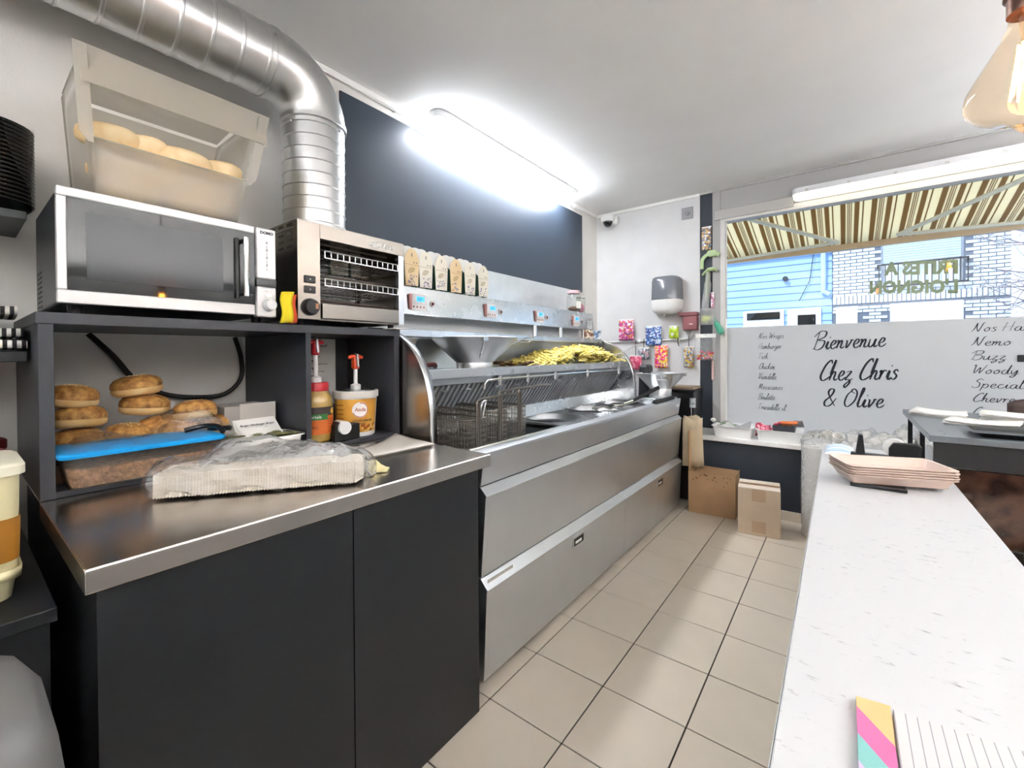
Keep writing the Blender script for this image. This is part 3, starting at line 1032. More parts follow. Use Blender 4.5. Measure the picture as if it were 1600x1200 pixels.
for i, (y, l) in enumerate(zip((1.115, 1.215, 1.345), ('fry carton top peeping over the oven beside the duct', 'fry carton top peeping over the middle of the oven', 'fry carton top peeping over the right end of the oven'))):
    carton(y, CRM, l, x=.20, full=False, z=1.625)

# ------------------------------------------------------------------ things on the tray shelf
def funnel(name, label, c, r, h, rb, hb, handle, seam):
    t = thing(name, label, 'funnel', c)
    MB().lathe([(rb, hb), (r * .97, h - .012), (r, h), (r + .006, h + .004), (r + .002, h + .007), (r - .004, h + .002), (rb - .003, hb + .006)], c, 40, cap=False).build('bowl', mat('funnel_steel', 'd2d4d6', .34, 1), t, smooth=True)
    MB().lathe([(rb, hb + .01), (rb + .004, hb), (rb + .002, .004), (rb + .008, 0), (rb - .006, 0), (rb - .004, hb)], c, 40, cap=False).build('neck', mat('funnel_steel', 'd2d4d6', .34, 1), t, smooth=True)
    a = R(seam)
    ca, sa = math.cos(a), math.sin(a)
    p = []
    for q in range(5):
        f = q / 4
        rr_ = rb + .003 + (r - rb) * f * .95
        p.append((c[0] + ca * rr_, c[1] + sa * rr_, c[2] + hb + (h - hb) * f * .95))
    MB().tube(p[1:], .006, 6, flat=.5).build('seam', 'steel', t)
    q_ = Vector(p[4])
    B(q_.x - .01, q_.x + .012, q_.y - .018, q_.y + .018, q_.z - .012, q_.z + .012).build('clip', 'steel', t, bevel=.003)
    MB().tube([Vector(c) + Vector(v) for v in handle], .0045, 7).build('handle', 'steel_bright', t, smooth=True)
    return t
funnel('bagging_funnel', 'wide steel bagging funnel standing on the shelf above the fry baskets', (.45, 1.79, 1.178), .235, .165, .098, .032,
       [(.10, .21, .135), (.12, .28, .165), (.125, .38, .185), (.115, .405, .175), (.09, .40, .155), (.085, .31, .15), (.06, .22, .14)], -35)
tg = thing('grip', 'small dark red plastic grip lying on the shelf left of the funnel', 'tool', (.53, 1.34, 1.178))
MB().tube(crom([(.52, 1.27, 1.19), (.53, 1.33, 1.205), (.52, 1.42, 1.21), (.50, 1.45, 1.20)]), [.012] * 16, 8).build('handle', mat('dark_red', '5a1a18', .3), tg, smooth=True)
MB().hexa([(.535, 1.30, 1.179), (.545, 1.30, 1.179), (.545, 1.34, 1.179), (.535, 1.34, 1.179), (.525, 1.32, 1.2), (.535, 1.32, 1.2), (.535, 1.35, 1.2), (.525, 1.35, 1.2)]).build('lever', mat('dark_red', '5a1a18', .3), tg)
ps = thing('paper_cone', 'frosted white plastic scoop hanging behind the left fryer wing', 'scoop', (.36, 1.36, 1.2))
MB().lathe([(.075, .15), (.06, .10), (.02, .02), (.018, 0)], (.36, 1.36, 1.185), 18, cap=False).build('cup', 'frosted', ps, smooth=True, solid=.002)

fs = MB()
random.seed(5)
def mound(y, x):
    g = math.exp(-((y - 3.0) / .34) ** 2) + .55 * math.exp(-((y - 2.55) / .25) ** 2)
    e = max(0, 1 - ((x - .45) / .22) ** 2)
    return .135 * min(1.05, g) * e ** .5
cnt = 0
while cnt < 800:
    y, x = random.uniform(2.25, 3.40), random.uniform(.27, .63)
    h = mound(y, x)
    if h < .012:
        continue
    cnt += 1
    z = 1.183 + h * random.uniform(.75, 1.0) if cnt > 120 else 1.183 + h * random.uniform(0, 1)
    a, bt = random.uniform(0, math.pi), random.uniform(-.5, .5)
    L = random.uniform(.022, .04)
    dv = Vector((math.cos(a) * math.cos(bt), math.sin(a) * math.cos(bt), math.sin(bt)))
    p = Vector((x, y, z))
    q0, q1 = p - dv * L, p + dv * L
    if min(q0.z, q1.z) < 1.183:
        dz = 1.183 - min(q0.z, q1.z)
        q0.z += dz
        q1.z += dz
    if max(q0.y, q1.y) > 3.405:
        continue
    fs.tube([q0, q1], .0062, 4)
fs.build('french_fries', 'fries').name = 'french_fries'
tag(bpy.data.objects['french_fries'], 'heap of pale yellow cut fries on the fryer shelf', 'fries', kind='stuff')
random.seed(6)
fk = MB()
for k in range(26):
    y, x = random.uniform(2.12, 2.45), random.uniform(.28, .55)
    fk.blob((x, y, 1.188 + .02 * random.random()), random.uniform(.015, .03), random.uniform(.02, .035), random.uniform(.006, .012), 8, 5, jit=.15)
tag(fk.build('potato_peel', 'potato_skin', smooth=True), 'brown heap of potato skins at the left of the fries', 'peelings', kind='stuff')
sc_ = thing('fry_scoop', 'steel wire scoop with thin handle stuck in the fries', 'scoop', (.6, 3.3, 1.18))
MB().tube([(.60, 3.20, 1.225), (.66, 3.40, 1.285), (.70, 3.55, 1.335)], .004, 6).build('handle', 'steel_bright', sc_, smooth=True)
cg = MB()
for q in range(5):
    cg.tube([(.56 + .02 * q, 3.30, 1.24), (.56 + .02 * q, 3.31, 1.195), (.56 + .02 * q, 3.38, 1.19), (.56 + .02 * q, 3.395, 1.25)], .002, 5)
for z in (1.195, 1.22, 1.245):
    cg.tube([(.555, 3.30, z), (.645, 3.30, z), (.645, 3.395, z), (.555, 3.395, z)], .002, 5, closed=True)
cg.build('cage', 'steel_bright', sc_)

# jars and cards at the far end of the control box and of the upper shelf
jr = thing('sweet_jar', 'clear plastic jar with a label on the far end of the control box', 'jar', (.25, 3.26, 1.612))
MB().lathe([(.055, 0), (.06, .01), (.06, .13), (.05, .145), (.05, .155)], (.25, 3.26, 1.613), 20, cap=True).build('glass', 'glass_jar', jr, smooth=True)
MB().lathe([(.054, .155), (.054, .18), (.001, .182)], (.25, 3.26, 1.613), 20).build('lid', mat('lid_pink', 'e8c4cc', .4), jr, smooth=True)
MB().grid(lambda u, v: (.25 + .0615 * math.cos(R(-40 + 70 * u)), 3.26 + .0615 * math.sin(R(-40 + 70 * u)), 1.64 + .06 * v), 8, 1).build('label', 'white_matt', jr)
MB().blob((.25, 3.26, 1.64), .05, .05, .022, 12, 6).build('contents', mat('choc', '6d4a33', .6, vary=(60, .4)), jr, smooth=True)
bx_ = thing('sweet_tub', 'small clear tub beside the sweet jar on the control box', 'tub', (.25, 3.385, 1.612))
MB().lathe([(.035, 0), (.04, .1), (.041, .13)], (.25, 3.385, 1.613), 16).build('glass', 'glass_jar', bx_, smooth=True)
MB().lathe([(.043, .13), (.043, .14), (.001, .141)], (.25, 3.385, 1.613), 16).build('lid', 'white_plastic', bx_, smooth=True)
MB().blob((.25, 3.385, 1.655), .033, .033, .04, 10, 6).build('contents', mat('sweets_pink', 'd98aa0', .5, vary=(80, .4)), bx_, smooth=True)
cd = thing('printed_card', 'brown printed card leaning at the far end of the upper shelf', 'card', (.36, 3.32, 1.379))
MB().hexa([(.36, 3.27, 1.379), (.40, 3.36, 1.379), (.398, 3.362, 1.379), (.358, 3.272, 1.379), (.34, 3.25, 1.462), (.38, 3.34, 1.462), (.378, 3.342, 1.462), (.338, 3.252, 1.462)]).build('card', print_mat('card_print', ['d6c9b0', '9a6b4a', 'e9e2d4', '7a4a30'], 60), cd)
cu2 = thing('small_cup', 'small patterned blue cup at the far end of the upper shelf', 'cup', (.45, 3.36, 1.379))
MB().lathe([(.028, 0), (.036, .075), (.033, .075), (.025, .004)], (.41, 3.375, 1.379), 16, cap=False).build('shell', print_mat('cup_print', ['7f9fc4', 'e8eef4', '46628c', 'c9d8e8'], 70), cu2, smooth=True)

# ------------------------------------------------------------------ fry baskets in the pan
def basket_at(yc, label, dz=0.0, zb=.82):
    t = thing('fry_basket', label, 'basket', (.70, yc, zb), 0, 'fry baskets in the drain pan')
    zb += dz
    x0, x1, w, zt = .535, .872, .066, 1.0 + dz
    def ring(z, s=1.0):
        pts = []
        r = .022
        for (sx_, sy_, a0) in ((1, 1, 0), (-1, 1, 90), (-1, -1, 180), (1, -1, 270)):
            for i in range(4):
                a = R(a0 + 30 * i)
                cx_, cy_ = ((x1 - r) if sx_ > 0 else (x0 + r)), yc + sy_ * (w - r)
                pts.append((cx_ + r * math.cos(a), cy_ + r * math.sin(a), z))
        return pts
    m1 = MB()
    nz = 9
    for k in range(nz):
        m1.tube(ring(zb + .004 + (zt - zb - .012) * k / (nz - 1)), .0017, 4, closed=True)
    n = 20
    for k in range(n + 1):
        x = x0 + .01 + (x1 - x0 - .02) * k / n
        m1.tube([(x, yc - w, zt), (x, yc - w, zb), (x, yc + w, zb), (x, yc + w, zt)], .0017, 4, cap=False)
    for k in range(11):
        y = yc - w + .012 + (2 * w - .024) * k / 10
        m1.tube([(x0, y, zt), (x0, y, zb), (x1, y, zb), (x1, y, zt)], .0017, 4, cap=False)
    m1.build('wire_mesh', 'wire', t)
    MB().tube(ring(zt), .0035, 6, closed=True).build('rim', 'wire', t, smooth=True)
    hx = x1 + .006
    hb = MB()
    for q in (-.011, 0, .011):
        hb.tube([(hx, yc + q, zb + .03), (hx + .002, yc + q, 1.065 + dz)], .0036, 6)
    hb.build('upright', 'wire', t, smooth=True)
    MB().tube(crom([(hx + .002, yc - .012, 1.062 + dz), (hx + .004, yc, 1.080 + dz), (hx + .004, yc + .06, 1.085 + dz), (hx - .0, yc + .18, 1.088 + dz), (hx - .004, yc + .245, 1.086 + dz), (hx - .004, yc + .265, 1.078 + dz)]), .006, 7).build('handle', 'wire', t, smooth=True)
    return t
basket_at(1.338, 'wire fry basket nearest the counter, beside the curved wing', -.012)
basket_at(1.482, 'wire fry basket in the middle of the three', .012)
basket_at(1.626, 'wire fry basket furthest along the drain pan', .016)
tn = thing('tongs', 'steel tongs standing in the first fry basket', 'tongs', (.86, 1.40, .84))
for s in (0, 1):
    MB().tube(crom([(.84, 1.372 + .012 * s, .90), (.85, 1.378 + .014 * s, .98), (.855, 1.385 + .022 * s, 1.045), (.855, 1.41 + .006 * s, 1.06)]), .0065, 8, flat=.4).build('arm', 'chrome', tn, smooth=True)

# skimmer on the far wells, dark roll, end tray and second funnel
sk = thing('skimmer', 'wire skimmer with black handle resting across the far well', 'skimmer', (.85, 2.80, .9))
MB().tube([(.82 + .085 * math.cos(R(a)), 2.66 + .085 * math.sin(R(a)), .893) for a in range(0, 360, 15)], .0035, 6, closed=True).build('ring', 'chrome', sk, smooth=True)
g = MB()
for q in range(-3, 4):
    d_ = q * .022
    L = math.sqrt(max(0, .083 ** 2 - d_ ** 2))
    g.tube([(.82 - L, 2.66 + d_, .892), (.82, 2.66 + d_, .882), (.82 + L, 2.66 + d_, .892)], .0017, 4)
    g.tube([(.82 + d_, 2.66 - L, .892), (.82 + d_, 2.66, .882), (.82 + d_, 2.66 + L, .892)], .0017, 4)
g.build('wire_net', 'chrome', sk)
MB().tube([(.83, 2.745, .895), (.87, 3.0, .905), (.885, 3.13, .912)], .004, 6).build('shaft', 'chrome', sk, smooth=True)
sk2 = thing('ladle', 'long ladle leaning on the far wing with thick black handle', 'ladle', (.8, 3.3, .9))
MB().tube([(.76, 3.10, .882), (.80, 3.20, .90)], .006, 6).build('shaft', 'chrome', sk2, smooth=True)
MB().tube([(.80, 3.20, .90), (.90, 3.46, .985)], [.013, .016], 8).build('grip', 'black_plastic', sk2, smooth=True)
MB().blob((.735, 3.03, .882), .045, .06, .012, 12, 5).build('bowl', 'chrome', sk2, smooth=True)
tag(MB().tube(crom([(.985, 3.12, .902), (.995, 3.14, .905), (.995, 3.5, .905), (.99, 3.53, .902)]), .016, 8, flat=.6).build('rubber_grip_roll', 'rubber', smooth=True), 'black rubber roll on the front edge of the fryer far end', 'roll')
B(1.0155, 1.019, 3.535, 3.60, .826, .862).build('price_sticker', 'white_matt', fr)
tag(MB().prism([(.70, 3.43), (1.0, 3.43), (1.0, 3.63), (.70, 3.63)], 'z', .894, .905).build('steel_tray', 'steel_bright', bevel=.003), 'flat steel tray under the far bagging funnel', 'tray')
B(.30, .965, YW + .008, Y1, .872, .893).build('end_block', 'steel', fr, bevel=.003)
funnel('bagging_funnel', 'steel bagging funnel on the tray at the window end of the fryer', (.87, 3.60, .906), .19, .185, .085, .06,
       [(.02, -.16, .155), (.04, -.20, .145), (.10, -.17, .145), (.115, -.155, .125)], 20)
bb = thing('waste_bin', 'black bin with brown board on top in the corner behind the fryer', 'bin', (1.0, 3.95, 0))
MB().hexa([(.86, 3.86, 0), (1.05, 3.86, 0), (1.05, 4.12, 0), (.86, 4.12, 0), (.84, 3.84, .93), (1.07, 3.84, .93), (1.07, 4.14, .93), (.84, 4.14, .93)]).build('body', 'black_plastic', bb, bevel=.01)
B(.83, 1.08, 3.83, 4.15, .93, .945).build('rim', 'anthracite', bb, bevel=.004)
tag(B(.86, 1.06, 3.86, 4.1, .946, .968).build('chopping_board', mat('board_brown', '8f7c66', .7)), 'grey brown board lying on the black bin in the corner', 'board')
bgb = tag(MB().hexa([(.62, 3.66, .0), (.80, 3.66, .0), (.80, 3.8, .0), (.62, 3.8, 0), (.66, 3.66, 1.16), (.74, 3.66, 1.16), (.74, 3.8, 1.16), (.66, 3.8, 1.16)]).build('dark_canister', 'anthracite_shelf', bevel=.02), 'tall dark canister between the fryer wing and the corner', 'canister')

# bundle of kraft paper bags hanging on a hook at the fryer end
kb = thing('paper_bag_bundle', 'bundle of cream kraft paper bags hanging at the fryer end', 'paper bags', (1.1, 3.68, .3))
for q in range(7):
    f = q / 6
    MB().grid(lambda u, v: (1.035 + .125 * u + .012 * math.sin(q * 1.7) * (1 - v) + .01 * f, 3.645 + .012 * q + .014 * math.sin(u * 3 + q) * (1 - v) + .025 * (f - .3) * (1 - v), .345 + .008 * math.sin(q * 2.1) * (1 - v) + .012 * u * (1 - v) * math.sin(q) + .385 * v + (.016 * math.sin(q * 2.6) + .014 * math.sin(u * 7 + q)) * v), 8, 6).build('paper_bag', 'kraft', kb, smooth=True, solid=.0016)
MB().tube(crom([(1.09, 3.70, .70), (1.09, 3.69, .80), (1.085, 3.71, .86), (1.075, 3.74, .83)]), .004, 6).build('hook', 'steel_bright', kb, smooth=True)
hk = thing('wall_hook', 'small steel hook bracket fixed behind the hanging paper bags', 'hook', (1.07, 3.76, .83))
MB().tube([(1.07, 3.80, .84), (1.075, 3.73, .84), (1.11, 3.71, .845)], .005, 6).build('rod', 'steel_bright', hk, smooth=True)
B(1.045, 1.09, 3.80, 3.829, .80, .88).build('plate', 'steel', hk, bevel=.003)

# ================================================================== LEFT COUNTER AND SHELVES
bc = thing('base_cabinet', 'dark anthracite base cabinet with two plain doors under the steel worktop', 'cabinet', (.55, .64, 0))
B(.02, 1.046, .156, 1.128, .0, .864).build('body', 'anthracite', bc)
for a, b in ((.154, .6425), (.6455, 1.130)):
    B(1.047, 1.063, a, b, .004, .862).build('door', 'anthracite', bc, bevel=.001)
wk = thing('worktop', 'stainless steel worktop with folded edge over the dark base cabinet', 'worktop', (.8, .65, .865))
B(.02, 1.088, .138, 1.166, .900, .906).build('sheet', 'steel_warm', wk, bevel=.001)
B(1.082, 1.090, .136, 1.168, .864, .905).build('front_fold', 'steel_warm', wk, bevel=.002)
B(.54, 1.0815, .136, .142, .866, .905).build('side_fold', 'steel_warm', wk, bevel=.001)
B(.54, 1.0815, 1.162, 1.168, .866, .905).build('side_fold', 'steel_warm', wk, bevel=.001)

su = thing('shelf_unit', 'dark open shelf unit on the worktop carrying the microwave and the oven', 'shelf', (.28, .67, .907))
B(.02, .54, .137, .164, .907, 1.338).build('side_panel', 'anthracite_shelf', su, bevel=.001)
B(.02, .54, 1.178, 1.204, .907, 1.338).build('side_panel', 'anthracite_shelf', su, bevel=.001)
B(.02, .54, .792, .811, .922, 1.338).build('divider', 'anthracite_shelf', su, bevel=.001)
B(.02, .545, .133, 1.206, 1.338, 1.366).build('top_board', 'anthracite_shelf', su, bevel=.001)
B(.02, .535, .164, 1.178, .907, .922).build('bottom_board', 'anthracite_shelf', su, bevel=.001)
B(.17, .182, .811, 1.178, .922, 1.338).build('back_panel', 'anthracite_shelf', su)
B(.006, .014, .164, .792, .922, 1.338).build('back_panel', 'wall', su)
tag(MB().tube(crom([(.03, .30, 1.335), (.04, .36, 1.26), (.045, .42, 1.17), (.05, .50, 1.115), (.05, .60, 1.095), (.05, .70, 1.10), (.05, .762, 1.16), (.045, .766, 1.25), (.04, .745, 1.335)]), .009, 8).build('power_cable', 'rubber', smooth=True),
    'thick black power cable hanging in a loop inside the left shelf compartment', 'cable')
pl = thing('price_list', 'white printed burger price list on the back of the right shelf compartment', 'notice', (.186, 1.05, .95))
B(.1825, .1845, .90, 1.115, 1.03, 1.332).build('sheet', 'paper', pl)
txt('heading', 'Burger 100% boeuf', (.1852, .925, 1.295), (0, 1, 0), (0, 0, 1), .019, 'ink', pl)
for k in range(7):
    z = 1.262 - k * .034
    B(.1848, .1853, .945, .985 + .02 * ((k * 53 % 10) / 10), z, z + .008).build('print_word', 'ink', pl)
    B(.1848, .1853, 1.0, 1.022, z, z + .008).build('print_word', 'ink', pl)
    B(.1848, .1853, .93, 1.04 + .05 * ((k * 37 % 10) / 10), z - .012, z - .0095).build('small_print', 'ink_grey', pl)

# microwave oven
mw = thing('microwave', 'black and silver microwave oven standing on the shelf unit', 'microwave', (.33, .43, 1.367))
MX, MZ0, MZ1, MYa, MYb = .538, 1.392, 1.684, .172, .690
B(.12, MX - .03, MYa + .002, MYb - .004, MZ0, MZ1 - .004).build('case', mat('case_dark', '2b2d31', .35, vary=(30, .05)), mw, bevel=.006)
sil = mat('silver_paint', 'dedcdc', .3, .25)
f = MB()
f.box(MX - .03, MX - .004, MYa, .627, MZ1 - .024, MZ1)
f.box(MX - .03, MX - .004, MYa, .627, MZ0, MZ0 + .034)
f.box(MX - .03, MX - .004, MYa, MYa + .018, MZ0 + .034, MZ1 - .024)
f.build('door_frame', sil, mw, bevel=.003)
dg = B(MX - .03, MX - .006, MYa + .018, .627, MZ0 + .034, MZ1 - .024).build('door_glass', 'glass_dark', mw)
B(MX - .0062, MX - .0048, .225, .535, MZ0 + .065, MZ1 - .055).build('mesh_window', mat('mesh_grey', '2c2f33', .12), dg)
hd = MB().tube([(MX + .028, .588, MZ0 + .055), (MX + .028, .588, MZ1 - .05)], .0075, 10).build('handle', 'chrome', mw, smooth=True)
for z in (MZ0 + .065, MZ1 - .06):
    MB().tube([(MX - .006, .584, z), (MX + .028, .588, z)], .007, 8).build('mount', 'black_plastic', hd, smooth=True)
B(MX - .006, MX + .004, .568, .576, MZ0 + .05, MZ1 - .05).build('handle_plate', 'black_plastic', mw)
cp = MB()
for (z0, z1) in ((MZ0 - .006, 1.487), (1.513, MZ1 - .002)):
    cp.box(MX - .03, MX + .006, .629, .690, z0, z1)
cp.build('control_panel', sil, mw, bevel=.005)
B(MX - .03, MX + .003, .629, .690, 1.487, 1.513).build('display', 'glass_dark', mw)
MB().lathe([(.020, MX + .006), (.019, MX + .026), (.016, MX + .03), (.001, MX + .03)], (0, .664, 1.427), 20, axis='x').build('knob', mat('knob_white', 'ecebea', .3), mw, smooth=True)
MB().lathe([(.022, MX + .006), (.022, MX + .012), (.001, MX + .012)], (0, .664, 1.427), 20, axis='x').build('knob_ring', 'steel', mw, smooth=True)
MB().lathe([(.009, MX + .006), (.009, MX + .010), (.001, MX + .010)], (0, .664, 1.458), 14, axis='x').build('button', 'white_plastic', mw, smooth=True)
for y in (.650, .672):
    B(MX + .006, MX + .0085, y - .008, y + .008, 1.474, 1.480).build('button', 'steel', mw, bevel=.001)
txt('maker_name', 'DOMO', (MX + .0063, .660, 1.662), (0, 1, 0), (0, 0, 1), .013, 'ink', mw, align='CENTER', bold=.0006)
for k in range(8):
    txt('program_mark', '8' if k % 2 == 0 else '|', (MX + .0063, .660, 1.630 - k * .0125), (0, 1, 0), (0, 0, 1), .012, 'ink_grey', mw, align='CENTER')
g = MB()
for i in range(5):
    for j in range(8):
        g.box(.16 + i * .018, .168 + i * .018, MYa + .0008, MYa + .0022, 1.40 + j * .014, 1.406 + j * .014)
g.build('vent_holes', 'black_plastic', mw)
for x in (.15, .48):
    for y in (.21, .65):
        MB().lathe([(.014, 1.3665), (.016, 1.393)], (x, y, 0), 10).build('foot', 'rubber', mw)

# toaster oven
to = thing('toaster_oven', 'stainless steel toaster oven with two racks on the shelf unit', 'oven', (.35, .99, 1.367))
OX, OY0, OY1, OZ0, OZ1 = .546, .762, 1.228, 1.388, 1.742
sh = MB()
sh.box(.18, OX - .02, OY0, OY0 + .006, OZ0, OZ1)
sh.box(.18, OX - .02, OY1 - .006, OY1, OZ0, OZ1)
sh.box(.18, OX - .02, OY0 + .006, OY1 - .006, OZ1 - .006, OZ1)
sh.box(.18, OX - .02, OY0 + .006, OY1 - .006, OZ0, OZ0 + .006)
sh.box(.18, .186, OY0 + .006, OY1 - .006, OZ0 + .006, OZ1 - .006)
sh.build('shell', 'oven_steel', to)
B(OX - .022, OX, OY0, .846, OZ0, OZ1).build('control_strip', 'oven_steel', to, bevel=.0015)
B(OX - .022, OX, .846, OY1, OZ1 - .055, OZ1).build('top_strip', 'oven_steel', to, bevel=.0015)
B(OX - .022, OX, OY1 - .028, OY1, OZ0, OZ1 - .055).build('right_strip', 'steel_bright', to, bevel=.0015)
B(OX - .018, OX + .004, .851, OY1 - .030, OZ0 + .006, OZ0 + .062).build('crumb_drawer', 'oven_steel', to, bevel=.002)
B(.188, .20, .85, OY1 - .02, OZ0 + .06, OZ1 - .06).build('chamber_back', 'steel_dark', to)
B(.19, OX - .024, .838, .846, OZ0 + .01, OZ1 - .05).build('chamber_side', 'steel_dark', to)
mat('quartz', '5d5048', .3)
def rack(z):
    m1 = MB()
    ya, yb = .862, 1.192
    m1.tube([(.22, ya, z), (OX + .004, ya, z), (OX + .004, yb, z), (.22, yb, z)], .0025, 6, closed=True)
    m1.tube([(OX + .004, ya, z), (OX + .004, ya, z + .026), (OX + .004, yb, z + .026), (OX + .004, yb, z)], .0022, 6)
    for k in range(14):
        y = ya + (yb - ya) * k / 13
        m1.tube([(.22, y, z), (OX + .004, y, z), (OX + .004, y, z + .026)], .0016, 5)
    for x in (.28, .36, .44):
        m1.tube([(x, ya, z - .002), (x, yb, z - .002)], .0018, 5)
    return m1.build('wire_rack', 'chrome', to)
rack(1.618)
rack(1.516)
for z in (1.690, 1.565, 1.468):
    for x in (.28, .37, .46):
        MB().tube([(x, .847, z), (x, 1.20, z)], .005, 8).build('heating_rod', 'quartz', to, smooth=True)
for z in (1.532, 1.495):
    sw = B(OX, OX + .006, .785, .825, z - .013, z + .013).build('rocker_switch', 'black_plastic', to, bevel=.002)
    B(OX + .006, OX + .0066, .803, .806, z - .002, z + .002).build('mark', 'white_matt', sw)
kn = MB().lathe([(.031, OX), (.031, OX + .008), (.025, OX + .022), (.001, OX + .022)], (0, .806, 1.432), 24, axis='x').build('timer_knob', 'black_plastic', to, smooth=True)
B(OX + .022, OX + .0226, .815, .826, 1.425, 1.445).build('mark', mat('mark_tan', 'c08a6a', .5), kn)
txt('maker_name', 'milan Toast', (OX + .0006, 1.055, 1.702), (0, 1, 0), (0, 0, 1), .030, 'white_matt', to, bold=.0008, sx=.82)
for k in range(3):
    for r_ in range(4):
        if True:
            B(.34 + k * .065, .375 + k * .065, OY0 - .0008, OY0 + .001, 1.725 - r_ * .024 - (.008 if r_ else 0), 1.734 - r_ * .024 - (.008 if r_ else 0)).build('vent_slot', 'black_plastic', to)
B(.19, OX - .03, OY0 - .002, OY0 + .001, 1.7135, 1.7165).build('side_seam', 'steel_dark', to)
for x in (.22, .50):
    for y in (.79, 1.19):
        MB().lathe([(.012, 1.3665), (.014, 1.389)], (x, y, 0), 10).build('foot', 'rubber', to)
tag(MB().hexa([(.50, 1.15, 1.3668), (.60, 1.14, 1.3668), (.60, 1.20, 1.3668), (.50, 1.20, 1.3668), (.50, 1.15, 1.370), (.60, 1.14, 1.370), (.60, 1.20, 1.370), (.50, 1.20, 1.370)]).build('paper_scrap', 'paper'), 'white paper scrap sticking out under the toaster oven', 'paper')

def sponge(name, label, y0, y1, z1, x, m, lean):
    t = MB()
    t.grid(lambda u, v: (x + .004 * math.sin(v * 5), y0 + (y1 - y0) * u + lean * v + .004 * math.sin(v * 6 + u), 1.3685 + (z1 - 1.3685) * v + .004 * u), 4, 8)
    return tag(t.build(name, m, smooth=True, solid=.012), label, 'cloth', 'cleaning cloths between microwave and oven')
sponge('cleaning_cloth', 'folded yellow cleaning cloth standing between microwave and oven', .695, .732, 1.475, .556, mat('yellow_cloth', 'd8c21e', .9, bump=(200, .4, .003)), .010)
sponge('cleaning_cloth', 'folded orange red cleaning cloth behind the yellow one', .728, .752, 1.468, .545, mat('orange_cloth', 'c8502a', .9, bump=(200, .4, .003)), .004)

# ------------------------------------------------------------------ bread bin on the microwave
bn = thing('bread_bin', 'frosted plastic bin with open front full of bread rolls on the microwave', 'bin', (.33, .44, 1.684))
def bin_pt(u, v, w):
    # u along y 0..1, w along x 0(back)..1(front), v height 0..1
    ya, yb = .256 - .022 * v, .592 + .068 * v
    xa, xb = .14 - .02 * v, .485 + .02 * v
    return (xa + (xb - xa) * w, ya + (yb - ya) * u, 1.688 + .385 * v)
fr_m = 'frosted'
MB().grid(lambda a, b: bin_pt(a, 0, b), 4, 4).build('base', fr_m, bn, solid=.003)
MB().grid(lambda a, b: bin_pt(a, b, 0), 6, 6).build('rear_panel', fr_m, bn, solid=.003)
for u in (0, 1):
    MB().grid(lambda a, b: bin_pt(u, b, a), 6, 6).build('end_panel', fr_m, bn, solid=.003, smooth=True)
MB().grid(lambda a, b: bin_pt(a, b * .395, 1 + .0 * b), 8, 4).build('front_panel', fr_m, bn, solid=.003, smooth=True)
for u in (0, 1):
    fl = MB()
    s = -1 if u == 0 else 1
    pts = [Vector(bin_pt(u, v, 1)) for v in (.36, .42, .6, .8, 1.0)]
    fl.grid(lambda a, b: (pts[round(a * 4)].x + .004, pts[round(a * 4)].y + s * b * (.028 if a > .05 else .012), pts[round(a * 4)].z), 4, 2)
    fl.build('front_flange', fr_m, bn, solid=.003)
MB().grid(lambda a, b: (bin_pt(a, 1, 1)[0] + .012 - .035 * b, bin_pt(a, 1, 1)[1] - .012 + .03 * a, 1.972 + .115 * b), 8, 3).build('lid_flap', 'frosted', bn, solid=.003)
MB().grid(lambda a, b: (.475 - .355 * b, bin_pt(a, 1, 1)[1], 2.086 + .01 * math.sin(3 * b)), 6, 4).build('lid', fr_m, bn, solid=.003)
MB().tube([Vector(bin_pt(a / 8, .395, 1)) + Vector((.003, 0, 0)) for a in range(9)], .003, 5).build('front_lip', fr_m, bn)
def roll(x, y, z, rz, L, label, grp, tilt=0):
    t = thing('bread_roll', label, 'bread roll', (x, y, z), rz, grp)
    t.rotation_euler = (0, tilt, rz)
    MB().blob((0, 0, 0), L, .043, .038, 16, 10, p=.82, jit=.015).build('crust', 'bread', t, smooth=True, local=True, angle=80)
    return t
RG = 'bread rolls in the plastic bin'
roll(.40, .295, 1.885, 1.2, .075, 'pale bread roll at the left end of the top layer in the bin', RG)
roll(.40, .375, 1.882, .9, .065, 'bread roll with dark end second from left on top in the bin', RG)
roll(.425, .455, 1.868, 1.35, .085, 'long pale bread roll lying across the front on top in the bin', RG)
roll(.41, .575, 1.872, 1.15, .065, 'golden bread roll at the right end on top in the bin', RG)
for k, (x, y, z, rz) in enumerate(((.40, .315, 1.79, 1.3), (.41, .43, 1.785, 1.5), (.41, .535, 1.785, 1.4), (.26, .36, 1.80, .4), (.26, .50, 1.80, .3), (.42, .34, 1.732, 1.5), (.42, .50, 1.732, 1.6), (.28, .42, 1.732, .2))):
    roll(x, y, z, rz, .072, 'bread roll buried in the lower layers behind the frosted front', RG)

